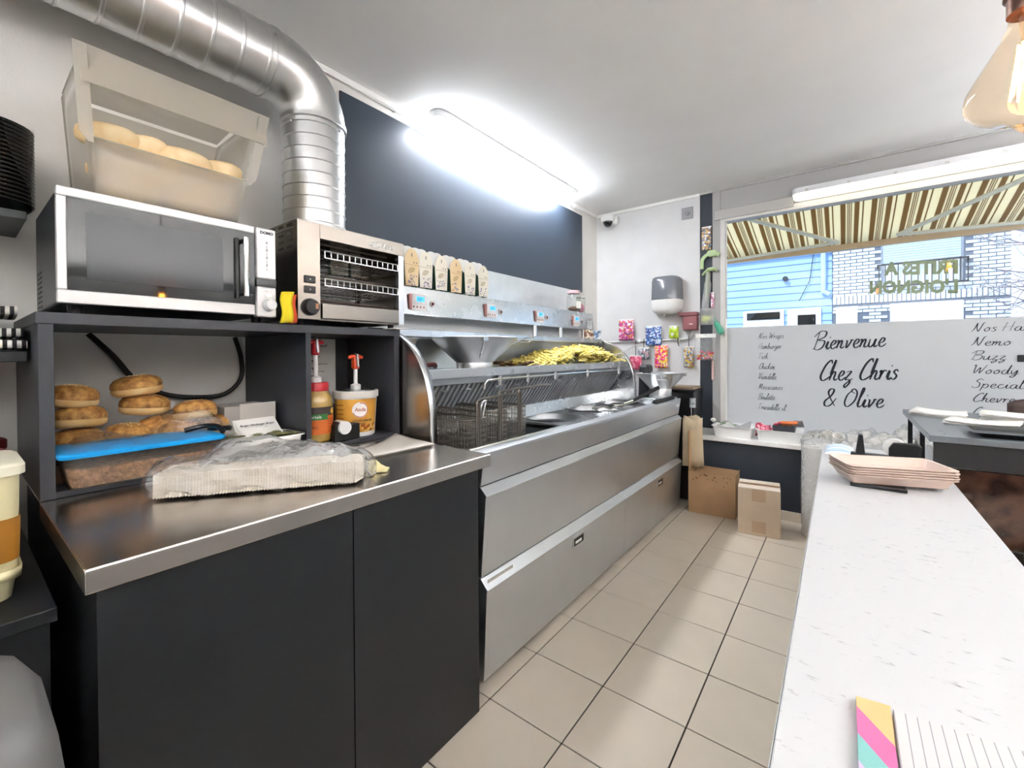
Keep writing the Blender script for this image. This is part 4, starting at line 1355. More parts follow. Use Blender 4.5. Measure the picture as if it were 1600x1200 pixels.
# ------------------------------------------------------------------ black bowls, left shelves and what stands there
def wall_shelf(name, label, x1, y1, z0, z1):
    t = thing(name, label, 'shelf', (x1 / 2, -.4, z0))
    B(0.001, x1, -1.0, y1, z0, z1).build('board', 'anthracite', t, bevel=.002)
    B(0.001, x1 - .05, -.9, -.88, z0 - .06, z0).build('bracket', 'anthracite', t)
    return t
wall_shelf('wall_shelf', 'black wall shelf at the left edge carrying the stack of black bowls', .30, .142, 1.633, 1.655)
ORD = 'first second third fourth fifth sixth seventh eighth ninth tenth eleventh twelfth thirteenth fourteenth fifteenth sixteenth seventeenth eighteenth nineteenth'.split()
for k in range(19):
    z = 1.656 + k * .0118
    o = MB().lathe([(.068, 0), (.098, .028), (.104, .036), (.104, .040), (.098, .040), (.066, .004)], (.17, .066, z), 30, cap=False)
    o = o.build('plastic_bowl', 'black_gloss', smooth=True)
    lab = ORD[k] + ' black plastic bowl from the bottom of the stack on the left shelf'
    if k == 18:
        lab = 'topmost black plastic bowl of the stack on the left wall shelf'
    if k == 0:
        lab = 'lowest black plastic bowl of the stack on the left wall shelf'
    tag(o, lab, 'bowl', 'black bowls stacked on the left wall shelf')
wall_shelf('wall_shelf', 'black wall shelf at the left edge carrying folded striped cloths', .42, .130, 1.245, 1.272)
stripe_mat('towel_stripe', 'Y', .016, [(0, 'e6e2dc'), (.5, '2b2a2c')], .95)
for k, (z, h, xs) in enumerate(((1.274, .022, .42), (1.302, .024, .41), (1.334, .05, .38))):
    o = MB().grid(lambda u, v: (.08 + (xs - .08) * u + .008 * math.sin(9 * v + k), -.35 + .480 * v - .006 * k, z + h * (.85 + .15 * math.sin(6 * u + 5 * v + k))), 10, 16)
    o2 = o.build('striped_cloth', 'towel_stripe', smooth=True, solid=min(h, .02))
    tag(o2, ('black and white striped cloth at the bottom of the left shelf pile', 'black and white striped cloth in the middle of the left shelf pile', 'crumpled striped cloth on top of the left shelf pile')[k], 'cloth', 'striped cloths on the left shelf')
sc2 = thing('side_cabinet', 'black cabinet in the corner at the left edge carrying the sauce bucket', 'cabinet', (.45, -.4, 0))
B(.01, .93, -1.0, .112, 0, .78).build('body', 'anthracite', sc2)
B(.01, .95, -1.0, .120, .78, .805).build('top', 'anthracite', sc2, bevel=.002)
sb = thing('sauce_bucket', 'pale yellow sauce bucket with brown label at the left edge', 'bucket', (.76, -.01, .806))
def rring(hx, hy, r, z, c=(.76, -.018)):
    pts = []
    for (sx_, sy_, a0) in ((1, 1, 0), (-1, 1, 90), (-1, -1, 180), (1, -1, 270)):
        for i in range(5):
            a = R(a0 + 22.5 * i)
            pts.append((c[0] + sx_ * (hx - r) + r * math.cos(a), c[1] + sy_ * (hy - r) + r * math.sin(a), z))
    return pts
def loft(rings, cap=True):
    mb = MB()
    n = len(rings[0])
    for rg in rings:
        mb.v += rg
    for k in range(len(rings) - 1):
        for i in range(n):
            j = (i + 1) % n
            mb.f.append([k * n + i, k * n + j, (k + 1) * n + j, (k + 1) * n + i])
    if cap:
        mb.f.append(list(range(n))[::-1])
        mb.f.append([(len(rings) - 1) * n + i for i in range(n)])
    return mb
YEL = mat('bucket_cream', 'e8ddb0', .4)
loft([rring(.092, .092, .03, .807), rring(.097, .097, .03, .845), rring(.100, .100, .03, .85), rring(.103, .103, .03, 1.04)]).build('tub', YEL, sb, smooth=True)
loft([rring(.1015, .1015, .03, .880), rring(.1035, .1035, .03, .960)], cap=False).build('label', mat('label_ochre', 'a8701e', .5, vary=(12, .2)), sb, smooth=True)
loft([rring(.110, .110, .03, 1.04), rring(.110, .110, .03, 1.056), rring(.104, .104, .03, 1.060)]).build('lid', mat('bucket_lid', 'f0ead2', .4), sb, smooth=True)
loft([rring(.102, .102, .03, .846), rring(.103, .103, .03, .864)], cap=False).build('rim', YEL, sb, smooth=True, solid=.004)
for i, (x, y, z, lab) in enumerate(((.45, .02, .806, 'red lidded tub behind the sauce bucket at the left edge'), (.22, .03, .806, 'red lidded tub against the wall at the left edge'))):
    t = thing('sauce_tub', lab, 'tub', (x, y, z), 0, 'red lidded tubs')
    MB().lathe([(.07, 0), (.08, .20)], (x, y - .01, z), 20).build('tub', mat('tub_orange', 'c48a5a', .5), t, smooth=True)
    MB().lathe([(.085, .20), (.085, .222), (.08, .226), (.001, .226)], (x, y - .01, z), 20).build('lid', mat('lid_dull_red', '8e2a2c', .5), t, smooth=True)
tb = thing('swing_bin', 'grey plastic swing lid bin in the lower left corner', 'bin', (1.24, -.1, 0))
BG = mat('bin_grey', '6f6f6d', .45, vary=(20, .05))
def bring(hx, hy, z):
    return rring(hx, hy, min(hx, hy) * .55, z, (1.22, -.100))
loft([bring(.12, .11, 0.0), bring(.15, .14, .3), bring(.172, .165, .598)]).build('body', BG, tb, smooth=True, angle=60)
loft([bring(.177, .172, .60), bring(.185, .186, .66), bring(.185, .188, .73), bring(.178, .182, .785), bring(.16, .164, .82), bring(.12, .13, .832)]).build('lid', mat('bin_lid', '6c6b69', .45), tb, smooth=True, angle=60)
B(1.12, 1.33, -.24, .020, .8315, .838).build('flap', mat('bin_lid', '6c6b69', .45), tb, bevel=.004)

# ------------------------------------------------------------------ ventilation duct
du = thing('duct', 'round galvanised ventilation duct bending down behind the ovens', 'duct', (.22, .99, 1.77))
DXc, DYc, DZc, DR = .235, .995, 2.435, .128
def ribbed(n, r, step, h):
    prof = []
    for k in range(n):
        for (a, b) in ((0, 0), (.43, 0), (.47, h), (.53, h), (.57, 0)):
            prof.append((r + b, (k + a) * step))
    return prof
pr_ = [(r, 1.74 + z) for r, z in ribbed(10, DR - .004, .051, .0032)] + [(DR - .004, 2.25)]
MB().lathe(pr_, (DXc, DYc, 0), 40, cap=True).build('vertical_pipe', 'galvanised', du, smooth=True, angle=50)
el = MB()
BR_ = .185
NE = 14
rings = []
pts = []
for k in range(NE + 1):
    a = math.pi / 2 * k / NE
    pts.append((DXc, DYc - BR_ + BR_ * math.cos(a), DZc - BR_ + BR_ * math.sin(a)))
el.tube(pts, DR, 40)
el.build('elbow', 'galvanised', du, smooth=True, angle=50)
hp = []
ph = ribbed(24, DR, .092, .0028)
hz = MB()
b = 0
n = 40
for (r, d_) in ph:
    for i in range(n):
        a = 2 * math.pi * i / n
        hz.v.append((DXc + r * math.cos(a), DYc - BR_ - d_, DZc + r * math.sin(a)))
for k in range(len(ph) - 1):
    for i in range(n):
        j = (i + 1) % n
        hz.f.append([k * n + i, k * n + j, (k + 1) * n + j, (k + 1) * n + i])
hz.build('horizontal_pipe', 'galvanised', du, smooth=True, angle=14)
def ring_y(y, r, w):
    m1 = MB()
    m1.lathe([(r, y - w), (r + .005, y - w + .002), (r + .005, y + w - .002), (r, y + w)], (DXc, 0, DZc), 40, cap=False, axis='y')
    return m1
ring_y(DYc - BR_ - .012, DR, .012).build('collar', 'galvanised', du, smooth=True)
MB().lathe([(DR, 2.243), (DR + .005, 2.245), (DR + .005, 2.262), (DR, 2.264)], (DXc, DYc, 0), 40, cap=False).build('collar', 'galvanised', du, smooth=True)
for a in (-70, 20):
    MB().blob((DXc + (DR + .004) * math.cos(R(a)), DYc + (DR + .004) * math.sin(R(a)), 2.22), .005, .005, .005, 8, 5).build('screw', 'steel_dark', du, smooth=True)
MB().blob((DXc + (DR + .004) * math.cos(R(20)), DYc - BR_ - .03, DZc + (DR + .004) * math.sin(R(20))), .005, .005, .005, 8, 5).build('screw', 'steel_dark', du, smooth=True)

# ------------------------------------------------------------------ burger buns, tubs and papers in the left compartment
def bun(x, y, z, r, label, lean=(0, 0), seeds=True):
    t = thing('burger_bun', label, 'bun', (x, y, z), 0, 'burger buns in the left shelf compartment', rot=(lean[0], lean[1], random.uniform(0, 6)))
    MB().lathe([(.001, 0), (r * .8, .001), (r * .97, .010), (r, .020), (r * .985, .024)], (0, 0, 0), 24).build('bottom_half', 'bun_side', t, smooth=True, local=True, angle=60)
    MB().lathe([(r * .97, .0245), (r * 1.0, .029), (r * .97, .042), (r * .82, .054), (r * .5, .062), (r * .2, .064), (.001, .0642)], (0, 0, 0), 24).build('top_half', 'bun_top', t, smooth=True, local=True, angle=60)
    if seeds:
        g_ = MB()
        for q in range(110):
            a, f = random.uniform(0, 6.28), math.sqrt(random.random()) * .92
            zz_ = .0645 - .032 * f ** 3.2
            g_.blob((r * f * math.cos(a), r * f * math.sin(a), zz_), .0026, .0019, .0011, 5, 4)
        sd = g_.build('sesame_seeds', 'seed', t, local=True)
        sd['kind'] = 'stuff'
    return t
random.seed(21)
bun(.30, .235, .985, .060, 'bottom bun of the left pile, inside the plastic bag', (0, -.1))
bun(.31, .238, 1.052, .060, 'middle bun of the left pile beside the shelf side', (.05, .05))
bun(.30, .222, 1.112, .058, 'top bun of the left pile beside the shelf side', (.06, .12))
bun(.27, .395, 1.070, .066, 'lower bun of the tall right pile', (.02, -.05))
bun(.27, .380, 1.133, .066, 'seeded bun topping the tall right pile', (.06, .10))
bun(.31, .345, .985, .062, 'bagged bun under the tall pile on the left', (0, .12))
bun(.29, .435, 1.00, .062, 'bagged bun under the tall pile on the right', (0, .08))
bun(.34, .515, 1.045, .062, 'dark seeded bun on top inside the clear bag', (.02, .12))
bun(.34, .470, .983, .062, 'bagged bun at the front under the dark seeded bun', (0, .05))
bun(.30, .575, .985, .062, 'bagged bun at the right end of the clear bag', (.2, .1))
tag(B(.17, .44, .172, .64, .9225, .972).build('bread_crate', 'cardboard', bevel=.003), 'low brown carton under the bagged buns', 'carton')
pb = MB()
def bagf(u, v):
    a = math.pi * v
    y = .185 + .46 * u
    w = .11 + .02 * math.sin(u * 7)
    top = 1.045 + .075 * math.exp(-((u - .72) / .16) ** 2) - .03 * u + .012 * math.sin(11 * u + 3 * v)
    sh_ = min(1, 8 * u, 8 * (1 - u)) ** .5
    return (.32 + w * math.cos(a) * 1.05, y, .976 + (top - .976) * math.sin(a) ** .55 * sh_ + .008 * math.sin(17 * u + 9 * v))
pb.grid(bagf, 26, 16)
tag(pb.build('plastic_bag', 'film', smooth=True), 'clear plastic bag wrapped over the lower burger buns', 'bag')

fc = thing('food_box', 'clear food box with bright blue lid holding brown crumbs', 'food box', (.47, .33, .923))
def brr(hx, hy, z):
    return rring(hx, hy, .02, z, (.475, .345))
loft([brr(.085, .158, .925), brr(.098, .172, 1.005)], cap=False).build('box', 'frosted_clear', fc, smooth=True)
loft([brr(.085, .158, .9245), brr(.086, .159, .926)]).build('base', 'frosted_clear', fc)
loft([brr(.105, .180, 1.005), brr(.106, .181, 1.012), brr(.102, .177, 1.016), brr(.097, .172, 1.017)]).build('lid', mat('lid_blue', '1d9be0', .35), fc, smooth=True)
cr_ = loft([brr(.082, .155, .928), brr(.092, .166, .975)])
co = cr_.build('crumbs', mat('crumbs', 'b98d68', .9, vary=(90, .4), bump=(160, .8, .01)), fc)
co['kind'] = 'stuff'

pbx = thing('card_box', 'grey cardboard box with folded slips at the back of the compartment', 'box', (.27, .66, .923))
B(.20, .34, .60, .755, .923, 1.075).build('carton', mat('card_grey', 'b3aca6', .8), pbx, bevel=.001)
B(.3415, .343, .648, .772, .98, 1.082).build('flap', 'paper_grey', pbx)
nb = thing('note_block', 'block of printed burger slips in front of the grey box', 'paper block', (.40, .68, .923))
B(.36, .43, .60, .76, .9235, .985).build('block', 'paper_grey', nb)
nsl = MB().hexa([(.431, .606, .970), (.465, .622, .962), (.462, .752, .966), (.43, .745, .975), (.405, .600, 1.032), (.407, .600, 1.033), (.40, .740, 1.034), (.398, .740, 1.033)]).build('top_slip', 'paper', nb)
for k in range(3):
    txt('print_line', 'Burger Hamburger Burger', (.4275 - k * .006 + .004, .615, 1.012 - k * .014), (0, 1, 0), (.38, 0, .92), .0105, 'ink_grey', nb)
mt = thing('steel_pan', 'shallow steel pan of sliced gherkins in the left compartment', 'pan', (.47, .66, .923))
loft([rring(.060, .120, .01, .924, (.475, .652)), rring(.066, .127, .012, .975, (.475, .652)), rring(.074, .135, .014, .977, (.475, .652)), rring(.074, .135, .014, .980, (.475, .652))], cap=False).build('pan', 'steel_bright', mt, smooth=True, solid=.0015)
B(.42, .53, .54, .77, .9235, .925).build('bottom', 'steel', mt)
gk = MB()
for q in range(60):
    x, y = random.uniform(.425, .525), random.uniform(.54, .765)
    gk.blob((x, y, .968 + random.uniform(0, .018)), .016, .016, .003, 9, 4, jit=.1)
gko = gk.build('gherkin_slices', mat('gherkin', 'a09a68', .4, vary=(40, .4, '5a5a34')), mt, smooth=True)
gko['kind'] = 'stuff'
tgz = thing('food_clip', 'black plastic clip lying by the blue lid', 'clip', (.49, .50, 1.018))
MB().tube(crom([(.44, .455, 1.024), (.46, .50, 1.034), (.50, .525, 1.034), (.53, .53, 1.02)]), .008, 8).build('arm', 'black_plastic', tgz, smooth=True)
MB().tube([(.44, .52, 1.022), (.49, .565, 1.022)], .008, 8).build('arm', 'black_plastic', tgz, smooth=True)

# ------------------------------------------------------------------ sauce jar and sauce bucket with pumps
def pump(t, x, y, z, hh, capm, mw_=.018):
    MB().lathe([(mw_ * 1.25, 0), (mw_ * 1.25, .018), (mw_ * .8, .022), (mw_ * .5, .024)], (x, y, z), 16).build('pump_base', 'white_plastic', t, smooth=True)
    MB().lathe([(.0085, .02), (.0085, hh - .045)], (x, y, z), 12).build('pump_tube', 'white_plastic', t, smooth=True)
    MB().lathe([(.012, hh - .05), (.016, hh - .045), (.016, hh - .01), (.013, hh), (.004, hh + .004)], (x, y, z), 16).build('pump_head', capm, t, smooth=True)
    MB().tube([(x, y - .033, z + hh - .002), (x, y - .02, z + hh + .001), (x, y + .02, z + hh + .001), (x, y + .033, z + hh - .002)], [.006, .009, .009, .006], 8).build('pump_wings', capm, t, smooth=True)
    MB().tube([(x, y, z + hh + .012), (x + .014, y, z + hh + .010), (x + .020, y, z + hh - .04)], .0055, 8).build('pump_spout', 'steel_dark', t, smooth=True)
sj = thing('sauce_jar', 'clear jar of yellow sauce with red lid and pump', 'jar', (.47, .873, .923))
JX, JY, JZ = .45, .875, .923
MB().lathe([(.05, 0), (.058, .01), (.059, .14), (.056, .175), (.043, .195), (.042, .205)], (JX, JY, JZ), 28).build('sauce', mat('mustard', 'dcb45a', .3, vary=(18, .2, 'c08e35')), sj, smooth=True)
MB().lathe([(.0515, -.0002), (.0605, .01), (.0615, .14), (.0585, .177), (.045, .198), (.044, .207)], (JX, JY, JZ), 28, cap=False).build('glass', 'glass_jar', sj, smooth=True)
def band(r, z0, z1, a0, a1, c=(JX, JY)):
    return MB().grid(lambda u, v: (c[0] + r * math.cos(R(a0 + (a1 - a0) * u)), c[1] + r * math.sin(R(a0 + (a1 - a0) * u)), z0 + (z1 - z0) * v), 20, 1)
lb = band(.0625, JZ + .035, JZ + .105, -150, 80).build('label_orange', mat('label_orange', 'd2671f', .5), sj, smooth=True)
band(.0627, JZ + .105, JZ + .138, -150, 80).build('label_dark', mat('label_brown', '3a2f2e', .5), sj, smooth=True)
band(.0630, JZ + .090, JZ + .112, -120, 12).build('label_green', mat('label_green', '2f7a3a', .5), sj, smooth=True)
for k in range(6):
    band(.0631, JZ + .044 + k * .009, JZ + .047 + k * .009, 12, 60).build('print_line', mat('print_red', '9a3a12', .6), sj)
def disc_on(c, rr0, a_mid, z, rad, m, t, name):
    mb = MB()
    n_, k_ = 28, 4
    for q in range(1, k_ + 1):
        for i in range(n_):
            a = 2 * math.pi * i / n_
            ang = R(a_mid) + rad * q / k_ * math.cos(a) / rr0
            mb.v.append((c[0] + rr0 * math.cos(ang), c[1] + rr0 * math.sin(ang), z + rad * q / k_ * math.sin(a)))
    mb.f.append(list(range(n_)))
    for q in range(k_ - 1):
        for i in range(n_):
            j = (i + 1) % n_
            mb.f.append([q * n_ + i, (q + 1) * n_ + i, (q + 1) * n_ + j, q * n_ + j])
    return mb.build(name, m, t)
disc_on((JX, JY), .0632, 38, JZ + .121, .0125, mat('label_gold', 'd9b04a', .5), sj, 'emblem')
def curved_text(name, s, c, r, z, a_mid, size, m, t, sx=.9):
    a = R(a_mid)
    o = txt(name, s, (0, 0, 0), (0, 1, 0), (0, 0, 1), size, m, None, align='CENTER', sx=sx)
    for v in o.data.vertices:
        ang = a + v.co.y / r
        rr_ = r + .0006 + v.co.x
        v.co = Vector((c[0] + rr_ * math.cos(ang), c[1] + rr_ * math.sin(ang), z + v.co.z)) - Vector(t['_o'])
    o.parent = t
    return o
curved_text('label_name', 'ortele', (JX, JY), .0632, JZ + .096, -28, .018, 'white_matt', sj)
curved_text('label_word', 'RAL', (JX, JY), .0628, JZ + .058, -30, .013, 'ink', sj)
MB().lathe([(.047, .198), (.047, .225), (.044, .230), (.001, .230)], (JX, JY, JZ), 28).build('lid', 'red_plastic', sj, smooth=True)
pump(sj, JX, JY, JZ + .230, .155, 'red_plastic')

BX_, BY_, BZ_ = .44, 1.055, .923
sk_ = thing('sauce_bucket', 'white bucket of chicken burger sauce with orange pump', 'bucket', (BX_, BY_, BZ_))
MB().lathe([(.072, 0), (.076, .004), (.085, .155), (.085, .170)], (BX_, BY_, BZ_), 36).build('tub', 'white_plastic', sk_, smooth=True)
MB().lathe([(.091, .160), (.092, .165), (.092, .185), (.088, .188), (.084, .184), (.001, .184)], (BX_, BY_, BZ_), 36).build('rim', mat('lid_offwhite', 'e4e0d8', .4), sk_, smooth=True)
MB().lathe([(.08, .185), (.08, .190), (.001, .191)], (BX_, BY_, BZ_), 36).build('foil_lid', 'steel', sk_, smooth=True)
AM = -35
def fbucket(z):
    return .0762 + (.0855 - .0762) * (z / .155)
MB().grid(lambda u, v: (BX_ + (fbucket(.02 + .135 * v) + .0006) * math.cos(R(AM - 72 + 144 * u)), BY_ + (fbucket(.02 + .135 * v) + .0006) * math.sin(R(AM - 72 + 144 * u)), BZ_ + .02 + .135 * v), 24, 2).build('label', mat('label_amber', 'c98324', .5, vary=(9, .3, 'e3b04c')), sk_, smooth=True)
MB().grid(lambda u, v: (BX_ + (fbucket(.02 + .03 * v) + .0011) * math.cos(R(AM - 30 + 100 * u)), BY_ + (fbucket(.02 + .03 * v) + .0011) * math.sin(R(AM - 30 + 100 * u)), BZ_ + .022 + .03 * v), 24, 2).build('label_picture', print_mat('burger_print', ['7a3c14', 'd99a3a', 'a85a1e', 'e8c06a'], 70), sk_, smooth=True)
def disc_on(c, rr0, a_mid, z, rad, m, t, name):
    mb = MB()
    n_ = 28
    for i in range(n_):
        a = 2 * math.pi * i / n_
        ang = R(a_mid) + rad * math.cos(a) / rr0
        mb.v.append((c[0] + rr0 * math.cos(ang), c[1] + rr0 * math.sin(ang), z + rad * math.sin(a)))
    mb.f.append(list(range(n_)))
    return mb.build(name, m, t)
disc_on((BX_, BY_), .0862, AM + 14, BZ_ + .112, .032, 'white_matt', sk_, 'emblem')
o = MB().tube([(BX_ + .0868 * math.cos(R(AM + 14) + .029 * math.cos(R(a)) / .0855), BY_ + .0868 * math.sin(R(AM + 14) + .029 * math.cos(R(a)) / .0855), BZ_ + .112 + .029 * math.sin(R(a))) for a in range(-160, 110, 15)], .0014, 5).build('emblem_ring', mat('anda_red', 'b23a22', .5), sk_)
curved_text('emblem_name', 'Anda', (BX_, BY_), .0868, BZ_ + .106, AM + 14, .023, mat('anda_red', 'b23a22', .5), sk_)
curved_text('label_name', 'CHICKEN BURGER', (BX_, BY_), .0848, BZ_ + .064, AM + 20, .0115, 'ink', sk_, sx=.85)
curved_text('label_name', 'SAUCE', (BX_, BY_), .0842, BZ_ + .053, AM + 20, .008, 'ink', sk_)
for k in range(4):
    z = .075 + k * .018
    MB().grid(lambda u, v: (BX_ + (fbucket(z) + .0012) * math.cos(R(AM - 62 + 30 * u)), BY_ + (fbucket(z) + .0012) * math.sin(R(AM - 62 + 30 * u)), BZ_ + z + .004 * v), 6, 1).build('print_line', mat('label_brown_print', '9a5a14', .6), sk_)
pump(sk_, BX_, BY_, BZ_ + .191, .135, 'orange_plastic', .017)
td = thing('tape_dispenser', 'black desk tape dispenser between the sauce jar and the sauce bucket', 'dispenser', (.52, .955, .907))
MB().prism([(.905, .923), (1.015, .923), (1.015, .985), (.995, .987), (.985, .982), (.965, .996), (.94, .985), (.925, 1.0), (.908, .985)], 'x', .49, .53).build('body', 'black_plastic', td, bevel=.003)
MB().lathe([(.012, .478), (.025, .478), (.026, .482), (.026, .538), (.025, .542), (.012, .542)], (0, .945, .975), 24, axis='x').build('tape_roll', 'white_plastic', td, smooth=True)

# ------------------------------------------------------------------ things on the steel worktop
st = thing('paper_stack', 'stack of greaseproof sheets on the worktop near the fryer', 'paper stack', (.78, 1.0, .907))
for k in range(4):
    z = .9065 + k * .0024
    MB().grid(lambda u, v: ((.655 * (1 - u) + .80 * u) * (1 - v) + (.60 * (1 - u) + .815 * u) * v + .006 * k, (.925 * (1 - u) + .868 * u) * (1 - v) + (1.135 * (1 - u) + 1.15 * u) * v - .004 * k, z + (.012 + .004 * k) * max(0, v - .55) * (1 - u) * 2 + .002 * math.sin(5 * u + k)), 8, 8).build('sheet', 'paper_grey', st, smooth=True, solid=.0022)

# long sleeve of nested paper trays in clear film
sv = thing('tray_sleeve', 'long sleeve of nested white paper trays wrapped in clear film', 'package', (.83, .55, .907), 0)
A = Vector((.712, .335, .907))
Bv = Vector((.985, .704, .907))
ax = (Bv - A)
Ln = ax.length
ax.normalize()
sd = Vector((ax.y, -ax.x, 0))
PT = mat('paper_tray', 'eadfce', .8)
ncup = 70
tray0 = None
rotz = math.atan2(ax.y, ax.x)
for k in range(ncup):
    f = k / (ncup - 1)
    p = A + ax * (Ln * f)
    if tray0 is None:
        mb = MB()
        # a shallow paper tray standing on its long edge: local x = along the sleeve, y = across, z = up
        w0, h0 = .056, .062
        sec = []
        for (yy, zz_) in ((-w0, .006), (-w0 * .94, h0), (w0 * .94, h0), (w0, .006)):
            sec.append((yy, zz_))
        out_, inn = [], []
        for (yy, zz_) in sec:
            out_.append((0.0, yy, zz_))
            inn.append((.020, yy * .74, .006 + (zz_ - .006) * .74 + .009))
        mb.v = out_ + inn
        n_ = 4
        for i in range(n_):
            j = (i + 1) % n_
            mb.f.append([i, j, n_ + j, n_ + i])
        mb.f.append([n_ + i for i in range(n_)])
        tray0 = mb.build('paper_tray', PT, sv, local=True)
        t_ = tray0
        md = t_.modifiers.new('thickness', 'SOLIDIFY')
        md.thickness = .0022
        md.offset = 0
    else:
        t_ = tray0.copy()
        COL.objects.link(t_)
    t_.location = p - Vector(sv['_o'])
    t_.rotation_euler = (random.uniform(-.015, .015), 0, rotz)
def wrapf(u, v):
    a = 2 * math.pi * v
    ex = .10
    p = A + ax * (-.035 + (Ln + .09) * u)
    s_ = min(1, (u + .02) * 14, (1.02 - u) * 10) ** .6
    n1 = .005 * math.sin(23 * u + 5 * math.sin(a * 2)) + .004 * math.sin(41 * u + 3 * a)
    w_ = (.066 + n1) * s_
    h_ = (.042 + n1 + .022 * math.exp(-((u - .66) / .16) ** 2) * max(0, math.sin(a))) * s_
    ca, sa = math.cos(a), math.sin(a)
    cx_ = math.copysign(abs(ca) ** .55, ca) * w_
    cz_ = math.copysign(abs(sa) ** .55, sa) * h_
    q = p + sd * cx_
    return (q.x, q.y, max(.9075, .907 + .045 * (.5 + .5 * s_) + cz_))
MB().grid(wrapf, 60, 26).build('film_wrap', 'film', sv, smooth=True)
# crumpled tail of the film on top
def tail(u, v):
    p = A + ax * (Ln * (.06 + 1.02 * u))
    e_ = min(1, u * 6, (1 - u) * 5) ** .6
    q = p + sd * (-.055 - (.13 - .05 * u) * (1 - v) + .05 * v)
    wr = math.sin(15 * u + 4 * v) * math.sin(11 * v + 2) + .6 * math.sin(31 * u - 9 * v) + .4 * math.sin(47 * v + 13 * u)
    return (q.x + .008 * math.sin(13 * u + 7 * v), q.y + .006 * math.sin(19 * v), .909 + e_ * (.070 * v ** .7 + (.055 + .02 * math.sin(5 * u)) * math.sin(math.pi * v) + .006 * wr * math.sin(math.pi * min(1, v + .1))))
MB().grid(tail, 70, 40).build('film_tail', 'film_milky', sv, smooth=True)
rg = MB().grid(lambda u, v: (.885 + .10 * u + .01 * math.sin(9 * v), .745 + .075 * v + .012 * math.sin(11 * u), .9085 + .022 * math.sin(math.pi * u) * math.sin(math.pi * v) * (1 + .5 * math.sin(14 * u + 9 * v))), 16, 14)
tag(rg.build('cleaning_rag', mat('rag_cream', 'e6d9a4', .95, bump=(260, .6, .004)), smooth=True, solid=.004), 'small crumpled cream cloth at the end of the tray sleeve', 'cloth')

# ================================================================== WINDOW END OF THE ROOM
# dome camera, wall vent, towel dispenser, alarm box
dc = thing('dome_camera', 'white dome security camera high in the far corner', 'camera', (.17, 4.1, 2.55))
MB().lathe([(.07, 0), (.072, -.03), (.062, -.055), (.05, -.06)], (.165, 4.12, 2.655), 28).build('housing', 'white_plastic', dc, smooth=True)
MB().lathe([(.046, -.058), (.044, -.075), (.033, -.098), (.015, -.108), (.001, -.11)], (.165, 4.12, 2.655), 28).build('dome', 'glass_dark', dc, smooth=True)
MB().lathe([(.050, -.062), (.052, -.058), (.046, -.058)], (.165, 4.12, 2.655), 28).build('ring', 'steel', dc, smooth=True)
B(.20, .255, 4.15, 4.199, 2.58, 2.65).build('mount', 'white_plastic', dc, bevel=.006)
B(.10, .23, 4.16, 4.199, 2.60, 2.655).build('bracket', 'white_plastic', dc, bevel=.006)
vs_ = thing('wall_vent', 'small square grey plate high on the white wall near the window', 'vent', (.92, 4.19, 2.5))
B(.872, .972, 4.188, 4.1995, 2.50, 2.605).build('plate', mat('plate_grey', '9a9a9c', .5), vs_, bevel=.003)
MB().lathe([(.022, 4.180), (.022, 4.188)], (.922, 0, 2.552), 16, axis='y').build('knob', mat('plate_grey2', '87878a', .5), vs_, smooth=True)
pd = thing('towel_dispenser', 'white and smoked grey paper towel dispenser on the far wall', 'dispenser', (.75, 4.1, 1.63))
def ov(hx, z, y0=4.02, y1=4.198):
    pts = []
    n_ = 16
    cx_, cy_ = .748, y1
    for i in range(n_ + 1):
        a = math.pi * i / n_
        ca, sa = math.cos(a), math.sin(a)
        pts.append((cx_ + hx * math.copysign(abs(ca) ** .6, ca), y1 - (y1 - y0) * abs(sa) ** .6, z))
    return pts[::-1]
loft([ov(.085, 1.625, 4.06), ov(.118, 1.645, 4.035), ov(.130, 1.68), ov(.136, 1.755)]).build('lower_cover', 'white_plastic', pd, smooth=True, angle=60)
loft([ov(.136, 1.757), ov(.130, 1.93), ov(.124, 1.962, 4.03), ov(.110, 1.972, 4.05)]).build('upper_cover', mat('smoked', '6e7278', .12, coat=.4), pd, smooth=True, angle=60)
MB().tube([(.748, 4.09, 1.628), (.742, 4.085, 1.60)], [.018, .006], 8).build('paper_end', 'white_matt', pd)
rb_ = thing('alarm_box', 'dull red wall box with a conduit below beside the window pier', 'box', (.96, 4.17, 1.48))
RED = mat('dull_red', '8c5558', .5)
B(.895, 1.02, 4.13, 4.1995, 1.468, 1.60).build('body', RED, rb_, bevel=.006)
B(.858, 1.022, 4.12, 4.1995, 1.60, 1.632).build('hood', RED, rb_, bevel=.004)
B(.955, .985, 4.127, 4.131, 1.52, 1.526).build('mark', 'white_matt', rb_)
rl = thing('wall_rail', 'grey conduit rail along the far wall with sweets hanging from it', 'pipe', (.6, 4.18, 1.385))
MB().tube(crom([(.05, 4.185, 1.372), (.30, 4.185, 1.376), (.60, 4.185, 1.382), (.88, 4.185, 1.388), (.945, 4.185, 1.405), (.965, 4.185, 1.44), (.967, 4.185, 1.475)]), .0095, 8).build('conduit', mat('pipe_grey', 'cfcfcf', .4), rl, smooth=True)
for x in (.47, .84):
    B(x - .012, x + .012, 4.17, 4.1995, 1.366, 1.400).build('clip', 'white_plastic', rl, bevel=.003)

